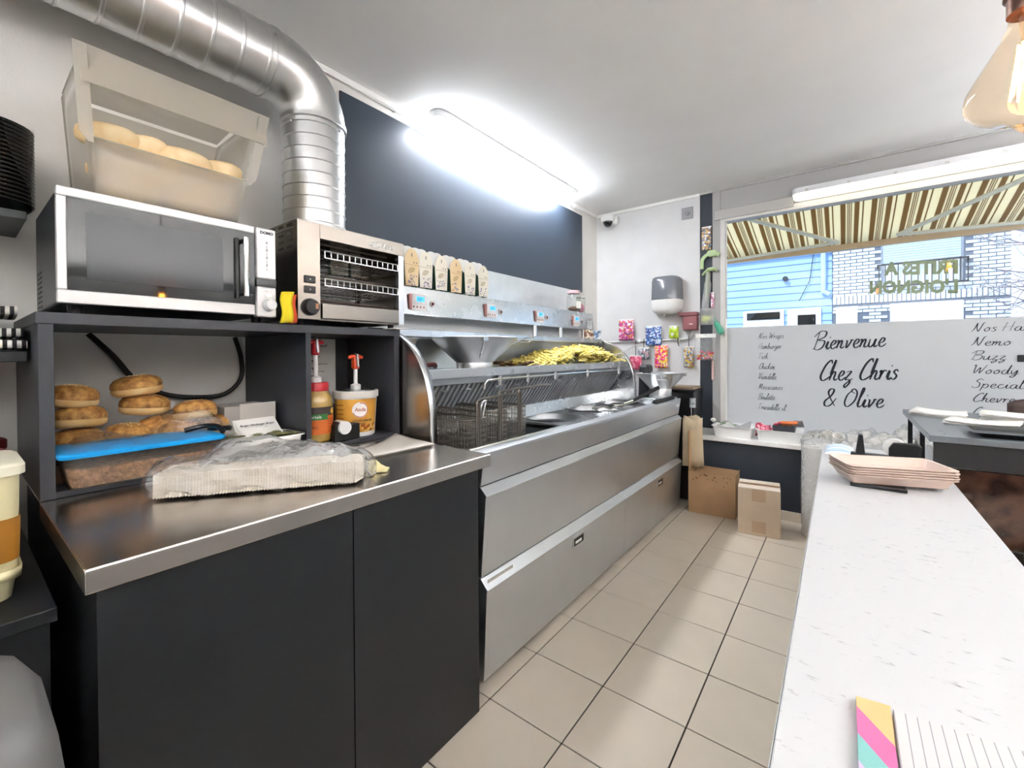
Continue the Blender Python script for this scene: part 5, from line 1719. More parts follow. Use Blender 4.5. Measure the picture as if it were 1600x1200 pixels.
def card(name, label, x0, x1, z0, z1, cols, scale, y=4.168, hook=None, cat='sweets', tex='voronoi', thick=.006):
    t = thing(name, label, cat, ((x0 + x1) / 2, y, z0))
    m = print_mat('print_' + str(len(MATS)), cols, scale, kind=tex)
    w, h = x1 - x0, z1 - z0
    MB().grid(lambda u, v: (x0 + w * u, y - (thick + .010 * math.sin(math.pi * u) * math.sin(math.pi * v)), z0 + h * v + .003 * math.sin(20 * u)), 10, 10).build('pouch', m, t, smooth=True, solid=.004)
    B(x0, x1, y - .003, y - .001, z1 - .002, z1 + .012).build('header', 'white_matt', t)
    if hook:
        MB().tube([((x0 + x1) / 2, y - .003, z1 + .008), ((x0 + x1) / 2, y - .004, hook - .004), ((x0 + x1) / 2, y + .004, hook + .012), ((x0 + x1) / 2, y + .02, hook + .01)], .0035, 6).build('hook', 'anthracite', t, smooth=True)
    return t
card('sweet_packet', 'pink and purple sweet packet leaning on the rail', .262, .418, 1.392, 1.59, ['d66a9a', '8a4a9a', 'e8c8d4', 'e04a8a', 'f0e4e8', 'c8743a'], 64)
card('sweet_packet', 'blue sweet packet hanging over the rail under the towel dispenser', .540, .690, 1.335, 1.515, ['5f86c4', '2f3f74', '9fc2e8', '4a5aa4', 'e0e8f0'], 64)
card('lighter_card', 'card of yellow green lighters above the rail', .765, .850, 1.398, 1.508, ['c8dc3a', 'a8c42a', 'dcdcd4', 'd6ea60'], 40)
card('sweet_packet', 'small grey sweet packet hanging on a black hook below the rail', .465, .572, 1.203, 1.305, ['9fa4ac', '5a5f6a', 'd8dce0', 'b48a94'], 50, hook=1.384)
card('sweet_packet', 'long pink and yellow sweet packet hanging below the rail', .628, .750, 1.118, 1.33, ['e63a8a', 'f0c83a', 'd42a6a', 'f0a0b4', 'e85a2a', 'f4e4a0'], 64, hook=1.384)
card('sweet_packet', 'grey and gold sweet packet hanging on a black hook below the rail', .898, .985, 1.126, 1.31, ['8f9aa8', 'd8b43a', '5a6474', 'c8d0d8', 'b4743a'], 74, hook=1.405)
card('sweet_packet', 'pink wrapped packet half hidden behind the fryer wing', .38, .50, 1.10, 1.23, ['d65a7a', 'e89aac', 'c23a5a'], 50, y=4.16, hook=1.376)
hk2 = thing('wall_hook', 'empty black hook hanging from the rail on the far wall', 'hook', (.84, 4.17, 1.33))
MB().tube(crom([(.845, 4.19, 1.40), (.845, 4.168, 1.395), (.842, 4.166, 1.365), (.85, 4.164, 1.335), (.858, 4.164, 1.325)]), .004, 6).build('rod', 'anthracite', hk2, smooth=True)
# things hanging on the dark strip
card('trading_cards', 'hanging card of small toys at the top of the dark strip', 1.046, 1.128, 2.19, 2.39, ['8a8f98', 'd8b070', 'e4e8ec', 'a8865a', '5a6474'], 64, y=4.205, cat='toys')
gf = thing('toy_flower', 'pale green plastic toy flower in clear wrap hanging on the dark strip', 'toy', (1.1, 4.18, 1.6))
GP = mat('toy_green', 'b9cf9e', .5)
MB().tube(crom([(1.05, 4.195, 2.02), (1.055, 4.185, 2.10), (1.10, 4.175, 2.14), (1.16, 4.17, 2.145), (1.20, 4.17, 2.125)]), [.016] * 11 + [.03] * 6 + [.018] * 4, 10, flat=.5).build('upper_leaf', GP, gf, smooth=True)
MB().tube(crom([(1.06, 4.185, 1.96), (1.10, 4.175, 2.0), (1.15, 4.17, 2.005), (1.18, 4.17, 1.985)]), [.02] * 6 + [.032] * 6 + [.02] * 4, 10, flat=.5).build('lower_leaf', GP, gf, smooth=True)
MB().tube(crom([(1.105, 4.175, 1.98), (1.10, 4.175, 1.85), (1.085, 4.175, 1.72), (1.08, 4.175, 1.64)]), [.022] * 4 + [.032] * 6 + [.034] * 4 + [.02] * 2, 12, flat=.6).build('clear_sleeve', 'film_milky', gf, smooth=True)
MB().tube([(1.105, 4.175, 1.99), (1.09, 4.175, 1.75)], .009, 8).build('stem', GP, gf)
card('toy_packet', 'pink and white packet half hidden beside the window pier', 1.128, 1.155, 1.66, 1.79, ['d8a0b4', 'f0e8ec', 'c87a9a'], 40, y=4.186, cat='toys')
yt = thing('toy_packet', 'yellow green toy in a clear packet on the dark strip', 'toys', (1.1, 4.19, 1.5))
MB().blob((1.085, 4.178, 1.565), .042, .018, .030, 12, 7).build('toy', mat('toy_lime', 'd2e05a', .5), yt, smooth=True)
MB().grid(lambda u, v: (1.04 + .11 * u, 4.165 - .012 * math.sin(math.pi * u), 1.51 + .15 * v), 8, 8).build('wrap', 'film_milky', yt, smooth=True)
gr = thing('toy_torch', 'green plastic toy hanging beside the window frame', 'toy', (1.2, 4.15, 1.42))
MB().tube(crom([(1.165, 4.16, 1.57), (1.175, 4.15, 1.535), (1.19, 4.145, 1.50), (1.215, 4.145, 1.45), (1.225, 4.145, 1.42)]), [.004] * 5 + [.014] * 3 + [.024] * 5 + [.028] * 5 + [.016] * 3, 10).build('body', mat('toy_teal', '4fae8e', .4), gr, smooth=True)
sbg = thing('sweet_bag', 'clear bag of red and green wrapped sweets hanging on the dark strip', 'sweets', (1.09, 4.15, 1.19))
B(1.005, 1.175, 4.152, 4.154, 1.395, 1.43).build('header', 'white_matt', sbg)
MB().tube([(1.09, 4.15, 1.42), (1.09, 4.20, 1.425)], .004, 6).build('hook', 'anthracite', sbg)
MB().grid(lambda u, v: (1.012 + .162 * u, 4.15 - .03 * math.sin(math.pi * u) * (1 - .6 * v), 1.193 + .205 * v), 12, 12).build('bag', 'film', sbg, smooth=True)
random.seed(31)
for k in range(38):
    c = random.choice(['c8323a', 'b4262e', 'd8583a', '5f9a4a', 'e4a83a', 'd43a5a'])
    MB().blob((random.uniform(1.025, 1.16), random.uniform(4.132, 4.148), 1.205 + .065 * random.random() ** 1.5), .012, .009, .009, 7, 5, jit=.1).build('wrapped_sweet', mat('sweet_' + c, c, .35), sbg, smooth=True)
tag(B(1.136, 1.152, 4.165, 4.1865, 1.02, 1.19).build('price_strip', mat('strip_pink', 'c9a8a0', .6), bevel=.002), 'narrow pinkish price strip on the pier below the sweet bag', 'strip')

# ------------------------------------------------------------------ on the white ledge
def ledge_tray(name, label, x0, x1, y0, y1, z0, h):
    t = thing(name, label, 'tray', ((x0 + x1) / 2, (y0 + y1) / 2, z0))
    cx_, cy_ = (x0 + x1) / 2, (y0 + y1) / 2
    hx, hy = (x1 - x0) / 2, (y1 - y0) / 2
    c_ = (cx_, cy_)
    loft([rring(hx * .86, hy * .86, .02, z0, c_), rring(hx * .94, hy * .94, .025, z0 + h * .93, c_), rring(hx, hy, .025, z0 + h * .95, c_), rring(hx, hy, .025, z0 + h, c_), rring(hx * .93, hy * .93, .025, z0 + h, c_), rring(hx * .85, hy * .85, .02, z0 + .004, c_)], cap=False).build('rim', 'white_plastic', t, smooth=True)
    B(cx_ - hx * .85, cx_ + hx * .85, cy_ - hy * .85, cy_ + hy * .85, z0, z0 + .004).build('base', 'white_plastic', t)
    return t
ledge_tray('white_tray', 'white plastic tray with tools on the ledge, nearer the fryer', 1.205, 1.515, 3.83, 4.06, .579, .085)
ledge_tray('white_tray', 'white plastic tray with sweets on the ledge, nearer the counter', 1.525, 1.835, 3.82, 4.05, .579, .085)
sp = thing('scraper', 'grey scraper blade lying in the left white tray', 'tool', (1.43, 3.95, .60))
MB().hexa([(1.38, 3.90, .60), (1.49, 3.86, .66), (1.49, 3.862, .664), (1.38, 3.902, .604), (1.37, 4.0, .64), (1.48, 3.98, .70), (1.48, 3.982, .704), (1.37, 4.002, .644)]).build('blade', mat('blade_grey', 'a4a4a6', .4), sp)
cb = thing('herb_bag', 'clear bag with green stems lying in the left white tray', 'bag', (1.29, 3.95, .60))
MB().grid(lambda u, v: (1.225 + .17 * u, 3.87 + .15 * v, .63 + .055 * math.sin(math.pi * u) ** .5 * math.sin(math.pi * v) ** .5 + .012 * math.sin(9 * u + 7 * v)), 12, 12).build('bag', 'film_milky', cb, smooth=True)
MB().tube(crom([(1.22, 3.88, .70), (1.26, 3.90, .685), (1.32, 3.93, .67), (1.37, 3.95, .665)]), .005, 6).build('stem', mat('stem_green', '6f8f5a', .6), cb, smooth=True)
MB().blob((1.215, 3.875, .705), .022, .018, .016, 10, 6).build('flower', 'white_matt', cb, smooth=True)
random.seed(12)
pkp = [(1.57, .68, ['c83a5a', 'f0b0bc', 'a82a4a'], 'pink foil sweet packet leaning in the right white tray'), (1.605, .665, ['e87a94', 'd84a6a', 'f4d4dc'], 'pale pink sweet packet in the right white tray')]
for i, (x, z, cols, lab) in enumerate(pkp):
    t = thing('sweet_packet', lab, 'sweets', (x, 3.93, .60), .3 * i)
    MB().grid(lambda u, v: (-.05 + .10 * u, -.03 + .03 * v - .008 * math.sin(math.pi * u), .0 + (z - .585) * v + .01 * math.sin(6 * u)), 8, 8).build('pouch', print_mat('pk' + str(i), cols, 60), t, smooth=True, solid=.012, local=True)
bt = thing('sweet_bowl', 'small dark square bowl of sweets in the right white tray', 'bowl', (1.72, 3.9, .62))
loft([rring(.062, .05, .006, .612, (1.715, 3.90)), rring(.074, .06, .006, .70, (1.715, 3.90)), rring(.070, .056, .006, .70, (1.715, 3.90)), rring(.06, .048, .006, .617, (1.715, 3.90))], cap=True).build('bowl', mat('bowl_grey', '4a4c55', .4), bt)
for k in range(12):
    c = ('d8683a', 'e4b0a0', 'c84a5a', 'e89a4a')[k % 4]
    MB().blob((1.66 + .11 * random.random(), 3.87 + .06 * random.random(), .705 + .018 * random.random()), .016, .012, .010, 8, 5).build('sweet', mat('sw_' + c, c, .4), bt, smooth=True)
tag(MB().tube(crom([(1.70, 3.86, .725), (1.76, 3.86, .728), (1.80, 3.87, .73)]), .014, 8).build('sweet_tube', mat('tube_orange', 'd8743a', .4), smooth=True), 'orange tube of sweets lying on the dark bowl', 'sweets')
tag(MB().hexa([(1.785, 3.86, .70), (1.845, 3.86, .705), (1.845, 3.864, .705), (1.785, 3.864, .70), (1.775, 3.87, .745), (1.83, 3.88, .75), (1.83, 3.884, .75), (1.775, 3.874, .745)]).build('sweet_wrapper', mat('wrap_dark', '5a5658', .3)), 'dark wrapper standing at the edge of the sweet bowl', 'wrapper')
# heap of clear wrapped white cups on the ledge
cup_m = mat('cup_white', 'f2efe8', .5)
random.seed(41)
labs = ['crumpled clear bag of white tubs on the ledge nearest the paper roll', 'crumpled clear bag of white tubs in the middle of the ledge', 'tall crumpled clear bag of white tubs beside the black display counter']
for k, (x, w, h) in enumerate(((1.97, .28, .10), (2.22, .34, .13), (2.47, .26, .20))):
    t = thing('bag_of_tubs', labs[k], 'bag', (x, 3.98, .579), 0, 'bags of tubs on the ledge')
    nt_ = 7
    for q in range(nt_):
        xx, yy = x + random.uniform(-.36, .36) * w, 3.95 + random.uniform(-.07, .09)
        r_ = random.uniform(.028, .038)
        tilt = random.uniform(-1.2, 1.2)
        o = MB().lathe([(r_ * .8, 0), (r_, .05), (r_ * 1.06, .052), (r_ * .95, .05), (r_ * .76, .004)], (0, 0, 0), 14).build('tub', cup_m, t, smooth=True, local=True)
        o.location = (xx - x, yy - 3.98, .035 + random.random() * max(.02, (h - .12)) * (1 if q > 2 else .1))
        o.rotation_euler = (tilt, random.uniform(-.6, .6), 0)
    sd_ = random.uniform(0, 9)
    MB().grid(lambda u, v: (x + w * (u - .5) * 1.1 + .01 * math.sin(9 * v + sd_), 3.85 + .28 * v, .583 + h * (math.sin(math.pi * u) ** .3) * (math.sin(math.pi * v) ** .4) * (.8 + .3 * math.sin(13 * u + sd_) * math.sin(9 * v + sd_) + .12 * math.sin(27 * u + 3 * sd_))), 30, 22).build('film', 'film', t, smooth=True)

# tall wrapped roll between ledge and counter
rl2 = thing('paper_roll', 'tall white textured paper roll in clear film standing on the floor', 'roll', (1.92, 3.62, 0))
MB().lathe([(.078, .0), (.082, .004), (.083, .60), (.079, .61), (.02, .611), (.019, .60)], (1.925, 3.62, 0), 36).build('roll', mat('embossed', 'efefec', .8, bump=(90, .9, .01)), rl2, smooth=True)
MB().grid(lambda u, v: (1.925 + (.088 + .004 * math.sin(9 * v + 7 * u)) * math.cos(2 * math.pi * u), 3.62 + (.088 + .004 * math.sin(9 * v + 7 * u)) * math.sin(2 * math.pi * u), .002 + .65 * v), 36, 12).build('film_sleeve', 'film', rl2, smooth=True)
MB().grid(lambda u, v: (1.925 + .088 * (1 - v * .75) * math.cos(2 * math.pi * u), 3.62 + .088 * (1 - v * .75) * math.sin(2 * math.pi * u), .652 + .03 * v + .012 * math.sin(6 * math.pi * u) * v), 30, 5).build('film_top', 'film_milky', rl2, smooth=True)

# cardboard boxes on the floor
ob = thing('cardboard_box', 'open brown cardboard box on the floor beside the fryer end', 'box', (1.27, 3.72, 0), 0)
def wallp(x0, y0, x1, y1, z1, th=.005, n='side'):
    d_ = Vector((x1 - x0, y1 - y0, 0)).normalized()
    nn = Vector((-d_.y, d_.x, 0)) * th
    MB().hexa([(x0, y0, 0.001), (x1, y1, 0.001), (x1 + nn.x, y1 + nn.y, 0.001), (x0 + nn.x, y0 + nn.y, 0.001), (x0, y0, z1), (x1, y1, z1), (x1 + nn.x, y1 + nn.y, z1), (x0 + nn.x, y0 + nn.y, z1)]).build(n, 'cardboard', ob)
wallp(1.095, 3.585, 1.43, 3.605, .325)
wallp(1.43, 3.605, 1.425, 3.80, .335)
wallp(1.425, 3.80, 1.09, 3.80, .33)
wallp(1.09, 3.80, 1.095, 3.585, .64)
B(1.10, 1.42, 3.61, 3.795, .001, .006).build('base', 'cardboard', ob)
st_ = MB()
random.seed(8)
for k in range(16):
    st_.blob((1.12 + .30 * random.random(), 3.5865 + .006 * 0 + .0, .22 + .09 * random.random() ** .5), random.uniform(.003, .008), .0016, random.uniform(.003, .008), 8, 4, jit=.3)
for k in range(len(st_.v)):
    x, y, z = st_.v[k]
    st_.v[k] = (x, y + (x - 1.095) * .0597 - .002, z)
sto = st_.build('grease_stains', mat('stain', '7a4f30', .6), ob)
sto['kind'] = 'stuff'
cbx = thing('cardboard_box', 'closed pale cardboard box with tape in front of the open one', 'box', (1.60, 3.50, 0), R(7))
MB().hexa([(-.128, -.115, 0.001), (.128, -.115, 0.001), (.128, .115, 0.001), (-.128, .115, 0.001), (-.128, -.115, .318), (.128, -.115, .318), (.128, .115, .318), (-.128, .115, .318)]).build('carton', 'cardboard_light', cbx, bevel=.003, local=True)
B(-.127, .127, -.114, -.001, .3185, .3225).build('flap', mat('cardboard_top', 'ddd0c0', .8), cbx, local=True)
B(-.127, .127, .001, .114, .3185, .3225).build('flap', mat('cardboard_top', 'ddd0c0', .8), cbx, local=True)
B(-.129, .129, -.024, .024, .323, .3238).build('tape', 'cardboard_tape', cbx, local=True)
B(-.042, .042, -.1162, -.1155, .235, .318).build('tape', mat('tape_pale', 'b99c80', .4), cbx, local=True)
B(-.042, .042, -.1162, -.1155, .02, .10).build('tape', mat('tape_pale', 'b99c80', .4), cbx, local=True)
tube_light('strip_light', 'white strip light fixed on the lintel above the shop window', (2.62, WY - .085, 2.545), 1.75, 'x', 1.6, warm='fff8e6', hw0=.05)
B(1.745, 3.49, WY - .06, WY - .0005, 2.5455, 2.565).build('x_b', 'lintel_grey')
bpy.data.objects['x_b'].name = 'trim_4'
bpy.data.objects['trim_4']['kind'] = 'structure'

# ================================================================== RIGHT COUNTER
mat_c = bpy.data.materials.new('scratched_white')
mat_c.use_nodes = True
nt = mat_c.node_tree
bs = nt.nodes['Principled BSDF']
bs.inputs['Roughness'].default_value = .38
bs.inputs['Specular IOR Level'].default_value = .3
tc = nt.nodes.new('ShaderNodeTexCoord')
mp = nt.nodes.new('ShaderNodeMapping')
mp.inputs['Scale'].default_value = (6, 18, 1)
mp.inputs['Rotation'].default_value = (0, 0, R(8))
n1 = nt.nodes.new('ShaderNodeTexNoise')
n1.inputs['Scale'].default_value = 5
n1.inputs['Detail'].default_value = 8
n1.inputs['Roughness'].default_value = .7
n2 = nt.nodes.new('ShaderNodeTexNoise')
n2.inputs['Scale'].default_value = 3
r1 = nt.nodes.new('ShaderNodeValToRGB')
r1.color_ramp.elements[0].position = .30
r1.color_ramp.elements[0].color = srgb('8a8f92')
r1.color_ramp.elements[1].position = .40
r1.color_ramp.elements[1].color = srgb('c8c9ca')
nt.links.new(tc.outputs['Object'], mp.inputs[0])
nt.links.new(mp.outputs[0], n1.inputs['Vector'])
nt.links.new(tc.outputs['Object'], n2.inputs['Vector'])
ad = nt.nodes.new('ShaderNodeMath')
ad.operation = 'MULTIPLY_ADD'
ad.inputs[1].default_value = .28
nt.links.new(n2.outputs['Fac'], ad.inputs[0])
sb_ = nt.nodes.new('ShaderNodeMath')
sb_.operation = 'SUBTRACT'
sb_.inputs[1].default_value = .13
nt.links.new(n1.outputs['Fac'], sb_.inputs[0])
nt.links.new(sb_.outputs[0], ad.inputs[2])
nt.links.new(ad.outputs[0], r1.inputs['Fac'])
nt.links.new(r1.outputs['Color'], bs.inputs['Base Color'])
MATS['scratched_white'] = mat_c
CZ = .82
rc = thing('counter', 'long white scratched serving counter at the right', 'counter', (2.2, 1.1, 0))
MB().prism([(2.026, -.45), (2.371, -.45), (2.371, 2.02), (2.315, 2.50), (2.0, 2.585)], 'z', CZ - .03, CZ).build('top', 'scratched_white', rc, bevel=.002)
MB().prism([(2.05, -.43), (2.36, -.43), (2.36, 2.0), (2.30, 2.46), (2.03, 2.55)], 'z', 0, CZ - .031).build('body', 'wall_cool', rc)
MB().prism([(2.0245, -.45), (2.0255, -.45), (1.9996, 2.585), (1.9985, 2.585)], 'z', CZ - .032, CZ - .001).build('edge_strip', mat('edge_grey', 'b9bbbc', .4), rc)

# stack of serving trays
TRM = mat('tray_pink', 'd6bfb2', .35, vary=(4, .03))
trg = 'serving trays stacked on the counter'
base = Vector((2.197, 1.905, CZ + .012))
tr0 = None
labs = ['lowest pinkish serving tray of the stack on the counter', 'second serving tray from the bottom of the counter stack', 'middle serving tray of the counter stack', 'second serving tray from the top of the counter stack', 'topmost pinkish serving tray of the stack with printed labels on it']
for k in range(5):
    t = thing('serving_tray', labs[k], 'tray', base + Vector((.002 * (k % 2), 0, k * .0075)), R(20), trg)
    def tr_(hx, hy, z):
        return rring(hx, hy, .018, z, (0, 0))
    loft([tr_(.125, .068, 0), tr_(.139, .084, .026), tr_(.145, .090, .028), tr_(.145, .090, .031), tr_(.138, .083, .030), tr_(.123, .066, .004)], cap=False).build('rim', TRM, t, smooth=True, local=True)
    B(-.124, .124, -.067, .067, .0005, .004).build('base', TRM, t, local=True)
    if k == 4:
        B(-.10, .0, -.045, .02, .0042, .0046).build('paper_label', 'paper', t, local=True)
        B(.05, .115, -.06, .0, .0042, .0046).build('paper_label', 'paper', t, local=True)
        B(.06, .10, -.02, -.005, .0047, .005).build('red_print', mat('print_red2', 'b4553a', .6), t, local=True)
tag(B(2.095, 2.235, 1.80, 1.95, CZ + .0005, CZ + .011).build('dark_pad', 'anthracite', bevel=.002), 'dark flat pad under the stack of serving trays', 'pad')

# tape dispenser and pen block at the far end of the counter
tdd = thing('tape_dispenser', 'black tape dispenser with white roll at the far end of the counter', 'dispenser', (2.24, 2.3, CZ))
B(2.10, 2.30, 2.21, 2.25, CZ + .001, CZ + .035).build('base', 'black_plastic', tdd, bevel=.004)
MB().prism([(2.115, CZ + .035), (2.145, CZ + .035), (2.138, CZ + .11), (2.125, CZ + .112)], 'y', 2.205, 2.255).build('cutter_arm', 'black_plastic', tdd, bevel=.003)
MB().lathe([(.016, 2.212), (.034, 2.212), (.035, 2.216), (.035, 2.246), (.034, 2.25), (.016, 2.25)], (2.235, 0, CZ + .068), 26, axis='y').build('tape_roll', 'white_plastic', tdd, smooth=True)
MB().prism([(2.215, CZ + .035), (2.305, CZ + .035), (2.308, CZ + .085), (2.297, CZ + .095), (2.228, CZ + .092), (2.215, CZ + .07)], 'y', 2.19, 2.21).build('roll_cheek', 'black_plastic', tdd, bevel=.004)
bl = thing('paper_bag', 'white and blue printed paper bag lying at the far left corner of the counter', 'bag', (2.05, 2.4, CZ))
stripe_mat('bag_blue', 'Y', .05, [(0, 'eef2f6'), (.55, '6fb4e0'), (.7, 'eef2f6'), (.82, '8fc8ea')], .6)
MB().grid(lambda u, v: (2.012 + .10 * u, 2.30 + .22 * v, CZ + .002 + .026 * math.sin(math.pi * u) ** .6 * math.sin(math.pi * v) ** .6), 10, 10).build('bag', 'bag_blue', bl, smooth=True)
sr = thing('receipt_pad', 'white blue printed slip pad beside the tape dispenser', 'paper', (2.3, 2.2, CZ))
MB().prism([(2.285, 2.13), (2.362, 2.05), (2.368, 2.10), (2.345, 2.22), (2.30, 2.24)], 'z', CZ + .0008, CZ + .006).build('pad', print_mat('slip_print', ['e8eef4', 'a8c4e0', 'f4f6f8', 'd4dee8'], 60), sr)
pen = tag(B(2.105, 2.30, 2.262, 2.275, CZ + .001, CZ + .012).build('wooden_ruler', mat('ruler_wood', 'b4855a', .6)), 'thin wooden ruler lying behind the tape dispenser', 'ruler')
# notebook
nbk = thing('notebook', 'ruled notepad with a pink, orange and teal striped edge on the counter', 'notebook', (2.17, .5, CZ))
RP = stripe_mat('ruled_paper', 'X', .0105, [(0, 'cbcbca'), (.90, '96969c')], .7)
MB().prism([(2.126, .30), (2.40, .30), (2.40, .665), (2.250, .703), (2.127, .691)], 'z', CZ + .0008, CZ + .007).build('pages', RP, nbk)
bandc = [('e4b07a', 1.0, .86), ('c76a9a', .86, .52), ('7fb9b4', .52, .22), ('c9b4d4', .22, -.1), ('e4b07a', -.1, -.5)]
def yl(f):
    return .55 + .137 * f
for c, f1, f0 in bandc:
    # slanted stripes across the narrow cover strip
    a1 = min(.687, yl(f1))
    MB().prism([(2.092, a1), (2.092, yl(f0)), (2.1245, yl(f0) - .045), (2.1245, min(.692, a1 - .045 if f1 < 1 else .692))], 'z', CZ + .0008, CZ + .0095).build('cover_stripe', mat('nb_' + c, c, .5), nbk)

# black display counter beyond
UZ, UX, UY0, UY1 = .918, 2.375, 2.46, 3.44
uc = thing('display_counter', 'black serving counter with brown glossy front beyond the white counter', 'counter', (3.3, 2.9, 0))
B(UX - .02, 4.55, UY0 - .02, UY1 + .02, UZ - .026, UZ).build('top', mat('unit_top', '6c7278', .25, vary=(12, .12)), uc, bevel=.002)
B(UX - .005, 4.5, UY0 - .006, UY0 + .02, UZ - .125, UZ - .027).build('front_band', 'anthracite', uc, bevel=.002)
BRG = print_mat('brown_gloss', ['1c1210', '2e1d17', '4a3128', '241815'], 7, .05, 'noise')
B(UX + .002, 4.5, UY0 + .002, UY0 + .02, .50, UZ - .13).build('glossy_front', BRG, uc)
B(UX - .002, 4.5, UY0 - .004, UY0 + .02, .475, .495).build('lower_rail', 'black_plastic', uc)
B(UX + .01, 4.5, UY0 + .03, UY1, 0, .47).build('plinth', 'anthracite', uc)
B(UX, UX + .02, UY1 - .02, UY1, .0, UZ - .027).build('rear_post', 'anthracite', uc)
B(UX, UX + .018, UY0 + .45, UY0 + .47, .48, UZ - .027).build('middle_post', 'anthracite', uc)
B(UX + .004, 4.5, UY0 + .03, UY1 - .02, .70, .715).build('inner_shelf', 'white_plastic', uc)
B(UX + .30, 4.5, UY0 + .06, UY1 - .03, .716, UZ - .03).build('inner_back', 'anthracite', uc)
for k in range(3):
    tag(MB().hexa([(UX + .03, UY0 + .10 + k * .10, .716 + k * .03), (UX + .22, UY0 + .10 + k * .10, .716 + k * .03), (UX + .22, UY0 + .24 + k * .09, .716 + k * .03), (UX + .03, UY0 + .24 + k * .09, .716 + k * .03),
                     (UX + .02, UY0 + .11 + k * .10, .74 + k * .03), (UX + .22, UY0 + .10 + k * .10, .738 + k * .03), (UX + .22, UY0 + .24 + k * .09, .74 + k * .03), (UX + .03, UY0 + .25 + k * .09, .744 + k * .03)]).build('napkin_pack', 'paper'),
        ('lowest white napkin pack inside the open end of the black counter', 'middle white napkin pack inside the open end of the black counter', 'highest white napkin pack inside the open end of the black counter')[k], 'napkins', 'napkin packs in the black counter')
ws = thing('low_bench', 'low wooden bench top in front of the black display counter', 'bench', (3.0, 2.2, 0))
B(2.42, 4.4, 2.10, UY0 - .03, .40, .43).build('seat', mat('bench_wood', 'a9714c', .5, vary=(10, .2), stretch=(1, 8, 1)), ws, bevel=.004)
for x in (2.5, 4.3):
    for y in (2.13, 2.38):
        B(x, x + .05, y, y + .04, 0, .40).build('leg', mat('bench_wood', 'a9714c', .5), ws)
gj = thing('glass_cup', 'small clear glass cup at the right edge on the low bench', 'cup', (2.62, 2.35, .43))
MB().lathe([(.03, .431), (.04, .52), (.038, .52), (.028, .436)], (2.63, 2.37, 0), 20, cap=False).build('glass', 'glass_jar', gj, smooth=True)

# papers, tray and chair seen over the black counter
def sheets(label, pts, n, z0, sp=.0035):
    t = thing('paper_stack', label, 'paper stack', (sum(p[0] for p in pts) / 4, sum(p[1] for p in pts) / 4, z0), 0, 'paper stacks on the black counter')
    for k in range(n):
        j = [(random.uniform(-.006, .006), random.uniform(-.006, .006)) for _ in range(4)]
        P0 = [Vector((pts[i][0] + j[i][0], pts[i][1] + j[i][1], 0)) for i in range(4)]
        MB().grid(lambda u, v: tuple((P0[0] * (1 - u) * (1 - v) + P0[1] * u * (1 - v) + P0[2] * u * v + P0[3] * (1 - u) * v) + Vector((0, 0, z0 + .001 + k * sp + .010 * (u - .5) ** 2 * 4 * (k + 1) / n * .8))), 8, 4).build('sheet', 'paper', t, smooth=True, solid=.0016)
    return t
random.seed(77)
sheets('small stack of white fry papers at the left rear of the black counter', [(2.36, 3.20), (2.56, 3.05), (2.60, 3.30), (2.42, 3.43)], 5, UZ)
t = sheets('white fry paper with faint handwriting lying in front on the black counter', [(2.45, 2.90), (2.68, 2.84), (2.74, 3.05), (2.52, 3.10)], 3, UZ)
for k, w in enumerate((.05, .07, .04)):
    B(2.56 + k * .015, 2.56 + k * .015 + w, 2.94 + k * .02, 2.943 + k * .02, UZ + .0180, UZ + .0184).build('pen_line', 'ink_grey', t)
sheets('large fan of white fry papers on the right of the black counter', [(2.62, 3.14), (3.10, 2.98), (3.16, 3.22), (2.66, 3.38)], 7, UZ)
sheets('small paper stack at the right edge of the black counter', [(2.80, 2.86), (3.05, 2.84), (3.06, 2.95), (2.82, 2.97)], 3, UZ)
bt_ = thing('black_tray', 'black serving tray lying on the black counter at the right edge', 'tray', (2.75, 2.6, UZ))
loft([rring(.19, .10, .02, UZ + .001, (2.70, 2.60)), rring(.205, .115, .02, UZ + .018, (2.70, 2.60)), rring(.215, .125, .02, UZ + .019, (2.70, 2.60)), rring(.20, .11, .02, UZ + .018, (2.70, 2.60)), rring(.185, .095, .02, UZ + .005, (2.70, 2.60))], cap=True).build('pan', mat('tray_black', '1a1c20', .2), bt_, smooth=True)
chn = thing('chair', 'brown padded chair behind the black counter by the window', 'chair', (3.0, 3.8, 0))
CHM = mat('chair_brown', '4a3a36', .5)
MB().grid(lambda u, v: (2.82 + .36 * u, 3.70 - .02 * math.sin(math.pi * u), .62 + .37 * v - .03 * (abs(u - .5) * 2) ** 6 * (v > .95)), 12, 8).build('backrest', CHM, chn, smooth=True, solid=.04)
B(2.82, 3.18, 3.50, 3.70, .44, .49).build('seat', CHM, chn, bevel=.02)
for x in (2.84, 3.14):
    for y in (3.52, 3.70):
        B(x, x + .03, y, y + .03, 0, .44).build('leg', 'anthracite', chn)

